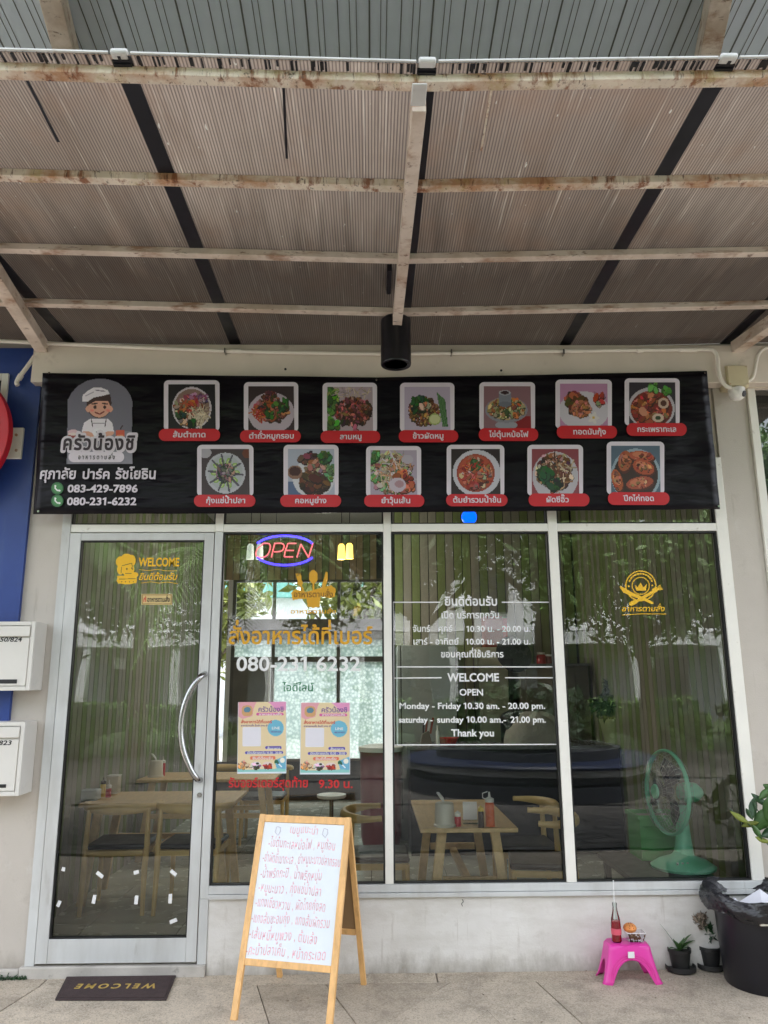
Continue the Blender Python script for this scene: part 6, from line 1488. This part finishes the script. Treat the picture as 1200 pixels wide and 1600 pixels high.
def pl1(t, x, y, h):
    for dx, dy, H_, w, dr in ((-.095, -.0, .16, .006, .15), (.07, -.01, .13, .014, .35), (-.07, -.03, .05, .012, .6), (.10, .02, .09, .014, .5), (.03, -.05, .05, .012, .4), (-.02, .03, .08, .013, .2), (.05, .04, .11, .013, .3), (.0, -.035, .07, .013, .3), (-.03, -.045, .03, .011, .5)):
        m = MB(); blade(m, x, y, h - .015, dx, dy, H_, w, dr); m.build('leaf', M['leaf'], t, solid=.0008)
potplant(1064, 1517, .058, .115, 'small green plant in a black pot on a saucer right of the pink stool', pl1)
def pl2(t, x, y, h):
    m = MB()
    for k in range(4): m.tube([(x + .01 * k, y, h - .02), (x + .01 * k - .02, y, h + .08), (x - .05 + .02 * k, y - .01, h + .15)], .003, 5)
    m.build('stem', M['bark'], t); leafmesh('withered_leaves', M['leaf_dead'], t, crown_pts((x - .045, y - .02, h + .15), (.035, .03, .05), 90, 3, 7), .013, 3); leafmesh('leaves', M['leaf_dark'], t, crown_pts((x + .01, y, h + .11), (.05, .04, .06), 60, 9, 8), .018, 9)
potplant(1111, 1513, .058, .115, 'withered potted plant squeezed between the small plant and the bin', pl2)

# rubbish bin with liner
bc = G(1197, 1538); Rb = (G(1197, 1538).x - G(1130, 1538).x) * .95; bxx, byy = bc.x + .01, bc.y + .012
bn_ = thing('rubbish_bin', (bxx, byy, 0), 'black rubbish bin with a crumpled black liner at the right edge', 'bin')
zr_ = .375
MB().lathe([(Rb * .94, .0), (Rb * .97, .01), (Rb * 1.07, zr_ - .02), (Rb * 1.12, zr_ - .015), (Rb * 1.12, zr_), (Rb * 1.05, zr_), (Rb * .95, .03)], (bxx, byy, 0), 48).build('body', M['bin'], bn_)
m = MB(); NA, NP = 96, 26; rg = np.random.RandomState(5); ph = rg.uniform(0, 6.28, 12)
for j in range(NP + 1):
    u = j / NP
    for i in range(NA):
        a = 2 * math.pi * i / NA
        w1 = sum(abs(math.sin((3 + 4 * k) * a * .5 * 2 + ph[k] + u * (4 + 2 * k))) / (1 + k) - .3 / (1 + k) for k in range(7)) * .016
        w2_ = rg.uniform(-.0035, .0035)
        if u < .55: t_ = u / .55; rad = Rb * (1.15 + .13 * math.sin(t_ * 2.6)) ; z = zr_ - .035 + .105 * t_ + .012 * math.sin(5 * a + ph[7])
        else: t_ = (u - .55) / .45; rad = Rb * (1.16 + .15 * math.sin(2.6) - .34 * t_); z = zr_ + .065 - .06 * t_ * t_ + .012 * math.sin(5 * a + ph[7])
        z += w1 * .15 + .012
        rad += w1 + w2_; m.v.append((bxx + rad * math.cos(a), byy + rad * math.sin(a), z + rg.uniform(-.003, .003)))
for j in range(NP):
    for i in range(NA): i2 = (i + 1) % NA; m.f.append((j * NA + i, j * NA + i2, (j + 1) * NA + i2, (j + 1) * NA + i))
m.build('liner', M['bag'], bn_, angle=60)
MB().lathe([(Rb * .95, zr_ - .03), (Rb * .5, zr_ + .0), (.001, zr_ + .015)], (bxx, byy, 0), 30).build('contents', M['bag'], bn_)
pc = thing('white_paper', (bxx - .02, byy, zr_ + .1), 'folded white paper sticking out of the rubbish bin', 'paper')
P_ = [W(1144, 1416, byy - .07), W(1187, 1389, byy - .03), W(1191, 1418, byy - .14), W(1219, 1412, byy - .04), W(1147, 1414, byy + .02)]
m = MB(); m.add(P_, [(0, 2, 1), (1, 2, 3), (0, 1, 4)]); m.build('sheet', M['paper'], pc, solid=.001, smooth=False)
P_ = [W(1142, 1413, byy - .08), W(1149, 1403, byy - .06), W(1157, 1412, byy - .08)]
MB().prism(P_, (0, .02, 0)).build('corner', M['paper'], pc)
a = W(1194, 1443, byy - Rb * 1.1); bx('tag', M['tissue_cup'], bn_, (a.x - .02, byy - Rb * 1.10 - .004, a.z - .011), (a.x + .06, byy - Rb * 1.06, a.z + .008))

# leafy plant at the right edge
rp_ = G(1262, 1530); t = thing('climbing_plant', (rp_.x, -.22, 0), 'glossy leafy plant leaning into view over the bin at the right edge', 'plant')
MB().lathe([(.11, .001), (.15, .24), (.155, .25), (.14, .25), (.13, .22), (.001, .22)], (rp_.x, -.22, 0), 24).build('pot', M['pot'], t)
Yp = -.22
st = [((1230, 1420), (1215, 1345), (1192, 1310), (1172, 1290), (1150, 1272), (1140, 1264)), ((1232, 1420), (1222, 1330), (1200, 1285), (1185, 1268), (1176, 1252)), ((1236, 1420), (1230, 1330), (1215, 1270), (1198, 1245))]
m = MB()
for s_ in st: m.tube(smoothpts([Vector((rp_.x, -.22, .22))] + [W(x, y, Yp) for x, y in s_], 4), .0032, 6)
m.build('stem', M['leaf_dark'], t)
LV = [(1156, 1277, -35, 30, 9, 'y'), (1172, 1288, 15, 26, 9, 'y'), (1178, 1262, 70, 34, 14, 'd'), (1188, 1250, -40, 30, 10, 'd'), (1193, 1280, 55, 48, 24, 'g'), (1204, 1262, 80, 46, 22, 'g'), (1183, 1300, -60, 24, 9, 'g'), (1192, 1312, -20, 22, 8, 'y'), (1205, 1300, 20, 34, 16, 'd'), (1197, 1240, 30, 30, 12, 'g'), (1171, 1272, -60, 20, 7, 'd'), (1212, 1325, 70, 34, 14, 'g'), (1210, 1235, -30, 34, 16, 'g')]
for x, y, a, L_, w_, mt in LV:
    c = W(x, y, Yp - rnd.uniform(0, .06)); sc2 = 4.3 / FPX; u = Vector((math.cos(D(a)), rnd.uniform(-.5, .2), math.sin(D(a)))).normalized(); s2 = u.cross(Vector((rnd.uniform(-.3, .3), -1, rnd.uniform(-.2, .5)))).normalized()
    m = MB(); k0 = 0; n = 6; up2 = u.cross(s2)
    for k in range(n + 1):
        tt = k / n; ww = w_ * sc2 * .5 * math.sin(math.pi * (.04 + .92 * tt)); cc_ = c + u * (tt - .5) * L_ * sc2 + up2 * (.01 * (1 - (2 * tt - 1) ** 2)); m.v += [tuple(cc_ - s2 * ww), tuple(cc_ + up2 * -.003), tuple(cc_ + s2 * ww)]
    for k in range(n):
        for s_ in (0, 1): m.f.append((3 * k + s_, 3 * k + s_ + 1, 3 * k + s_ + 4, 3 * k + s_ + 3))
    m.build('leaf', {'y': M['leaf_yel'], 'd': M['leaf_dark'], 'g': M['leaf']}[mt], t, solid=.0008)
r8 = np.random.RandomState(4); n = 46
tag(leafmesh('leaf_litter', M['leaf_dead'], None, np.stack([r8.uniform(-2.2, 2.4, n), -r8.uniform(.03, .9, n) ** 1.5, r8.uniform(.003, .006, n)], 1), .0055, 8, flat=.95), kind='stuff')
MB().tube(smoothpts([W(x, y, -.014) for x, y in ((722, 1405), (724, 1409), (721, 1412), (723, 1416))], 3), .0016, 5).build('wall_mark', M['black'], fac)
# moss along the foot of the left pier
r8 = np.random.RandomState(8); n = 500
tag(leafmesh('moss', M['leaf_dark'], None, np.stack([r8.uniform(-2.35, -1.86, n), -.034 - np.abs(r8.normal(0, .008, n)), np.abs(r8.normal(0, .009, n))], 1), .006, 8), kind='stuff')

# ================================================================== OUT FRONT (seen mirrored in the glass)
lawn = bx('lawn', pm('lawn_green', (0.055, 0.095, 0.03), .95, var=.4, vs_=1.5, bump=.02, bs=12), None, (-24, -26, -.05), (24, -13.2, .012)); tag(lawn, kind='structure')
for k, (x, y, r0, lb_) in enumerate(((6.3, -12.2, .9, 'round green shrub mirrored right of the fan'), (4.6, -13.0, .75, 'small green shrub mirrored above the pale pot'), (8.6, -12.6, 1.0, 'large green shrub mirrored at the far right pane'), (-4.0, -12.4, .9, 'round green shrub mirrored low in the door glass'), (-6.6, -12.8, 1.0, 'broad green shrub mirrored at the hinge side of the door'))):
    t = thing('shrub', (x, y, 0), lb_, 'shrub', 'shrubs across the paving')
    MB().tube([(x, y, -.05), (x, y, .5)], [.05, .03], 7).build('stem', M['bark'], t)
    leafmesh('foliage', M['tree_leaf'], t, crown_pts((x, y, r0 * .7), (r0, r0, r0 * .6), 1800, 60 + k, 20), .05, 60 + k)
rpl = thing('round_planter', (2.4, -7.7, 0), 'round planter with a navy seat ring and dark shrubs mirrored in the shop glass', 'planter')
MB().lathe([(1.55, 0), (1.55, .3), (1.62, .3), (1.62, .2), (1.9, .2), (1.9, 0.0)], (2.4, -7.7, 0), 64).build('base', M['dark'], rpl)
MB().lathe([(1.45, .30), (1.85, .30), (1.85, .38), (1.45, .38)], (2.4, -7.7, 0), 64).build('ring', M['concrete'], rpl)
MB().lathe([(1.4, .382), (1.9, .382), (1.92, .41), (1.9, .44), (1.4, .44)], (2.4, -7.7, 0), 64).build('seat', M['navy'], rpl)
MB().lathe([(1.39, .30), (1.39, .58), (1.30, .58), (1.30, .5), (.001, .52)], (2.4, -7.7, 0), 48).build('bed', M['dark'], rpl)
leafmesh('shrub', M['leaf_dark'], rpl, crown_pts((2.4, -7.7, .95), (1.1, 1.1, .45), 5000, 21, 40), .07, 21)
opp = thing('white_row_house', (0, -27, 0), 'white colonnaded row of shops mirrored in the window glass', 'building')
bx('wall', M['house_grey'], opp, (-24, -28, 0), (24, -27.4, 6.5)); bx('fascia', M['house_white'], opp, (-24, -27.3, 3.0), (24, -26.0, 3.5)); bx('upper_wall', M['house_white'], opp, (-24, -27.39, 3.6), (24, -27.0, 7.5))
for k in range(13):
    x = -22 + k * 3.6; bx('column', M['house_white'], opp, (x - .17, -26.4, 0), (x + .17, -26.05, 3.0)); bx('window', M['house_dark'], opp, (x + .6, -27.39, .4), (x + 2.6, -27.3, 2.5)); bx('sign', M['white_plastic'], opp, (x + .7, -27.29, 2.1), (x + 1.2, -27.2, 2.6)) if k % 2 else None
    bx('upper_window', M['house_dark'], opp, (x + .8, -26.99, 4.4), (x + 2.4, -26.9, 6.0))
for k, (y, x0, x1, h, mt, lb_) in enumerate(((-24.5, -3, 12, .95, 'tree_leaf', 'clipped green hedge before the row of shops'), (-20.5, .5, 9, .5, 'leaf_yel', 'low yellow green hedge nearer the shop'), (-22, -14, -5, .9, 'tree_leaf', 'green hedge to the left before the row of shops'))):
    t = thing('hedge', ((x0 + x1) / 2, y, 0), lb_, 'hedge'); r_ = np.random.RandomState(k); n = 3500
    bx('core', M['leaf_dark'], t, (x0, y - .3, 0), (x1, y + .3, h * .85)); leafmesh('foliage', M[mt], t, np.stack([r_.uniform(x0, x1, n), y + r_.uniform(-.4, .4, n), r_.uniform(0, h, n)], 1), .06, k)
for k, (x, y, h, R, mt, lb_) in enumerate(((5.5, -11.0, 6.0, 2.6, 'tree_leaf', 'tree with dense crown mirrored at the right window'), (1.2, -13, 7.5, 3.0, 'tree_leaf_dark', 'dark tree mirrored behind the hours lettering'), (9.5, -14, 7.5, 3.3, 'tree_leaf', 'tall tree mirrored at the far right'), (-5.2, -13.0, 6.5, 2.3, 'tree_leaf', 'tree mirrored in the door glass'), (-9, -16, 8, 3.2, 'tree_leaf_dark', 'broad dark tree to the left across the paving'), (5, -18, 9, 3.6, 'tree_leaf_dark', 'tallest dark tree across the paving'), (-1.5, -19, 8.5, 2.8, 'tree_leaf', 'tree across the paving behind the palms'))):
    tree((x, y, 0), h, R, lb_, 30 + k, mt, 9000, 'trees across the paving', .075)
palm((-2.6, -8.2, 0), 3.6, 'palm mirrored at the left edge of the second window', 5, 'palms across the paving'); palm((2.0, -11.5, 0), 5.2, 'palm mirrored in the upper middle window', 6, 'palms across the paving'); palm((-5.6, -9.6, 0), 4.2, 'palm mirrored in the upper door glass', 7, 'palms across the paving')

# ================================================================== OUT BACK (seen through the back window)
hb = thing('teal_roof_house', (-.9, 22, 0), 'white house with a teal gable roof seen through the back window', 'house')
bx('wall', M['house_white'], hb, (-7, 20, -.05), (1.5, 26, 4.2)); MB().prism([(-7.5, 19.6, 4.2), (-2.2, 19.6, 4.2), (-2.2, 19.6, 4.25), (-3.6, 19.6, 6.2), (-6, 19.6, 6.2)], (0, 7, 0)).build('roof', M['teal_roof'], hb)
MB().prism([(-2.1, 19.8, 4.2), (2.0, 19.8, 4.2), (-0.1, 19.8, 6.4)], (0, 7, 0)).build('roof', M['teal_roof'], hb)
for x in (-4.2, -3.0, -1.8, -.6): bx('window', M['house_dark'], hb, (x, 19.9, 2.5), (x + .5, 19.99, 3.4))
tree((-.1, 10.2, 0), 4.6, 1.3, 'leafy frangipani tree right behind the back window', 50, 'leaf_yel', 2600, 'trees behind the shop', .09)
tree((-3.3, 12, 0), 5.0, 1.3, 'leafy tree at the left of the back window', 51, 'leaf_yel', 1800, 'trees behind the shop', .09)
bx('yard', M['concrete'], None, (-8, 6.13, -.055), (8, 19.9, -.02)); tag(bpy.data.objects['yard'], kind='structure')
bpy.data.objects['yard'].name = 'yard_paving'
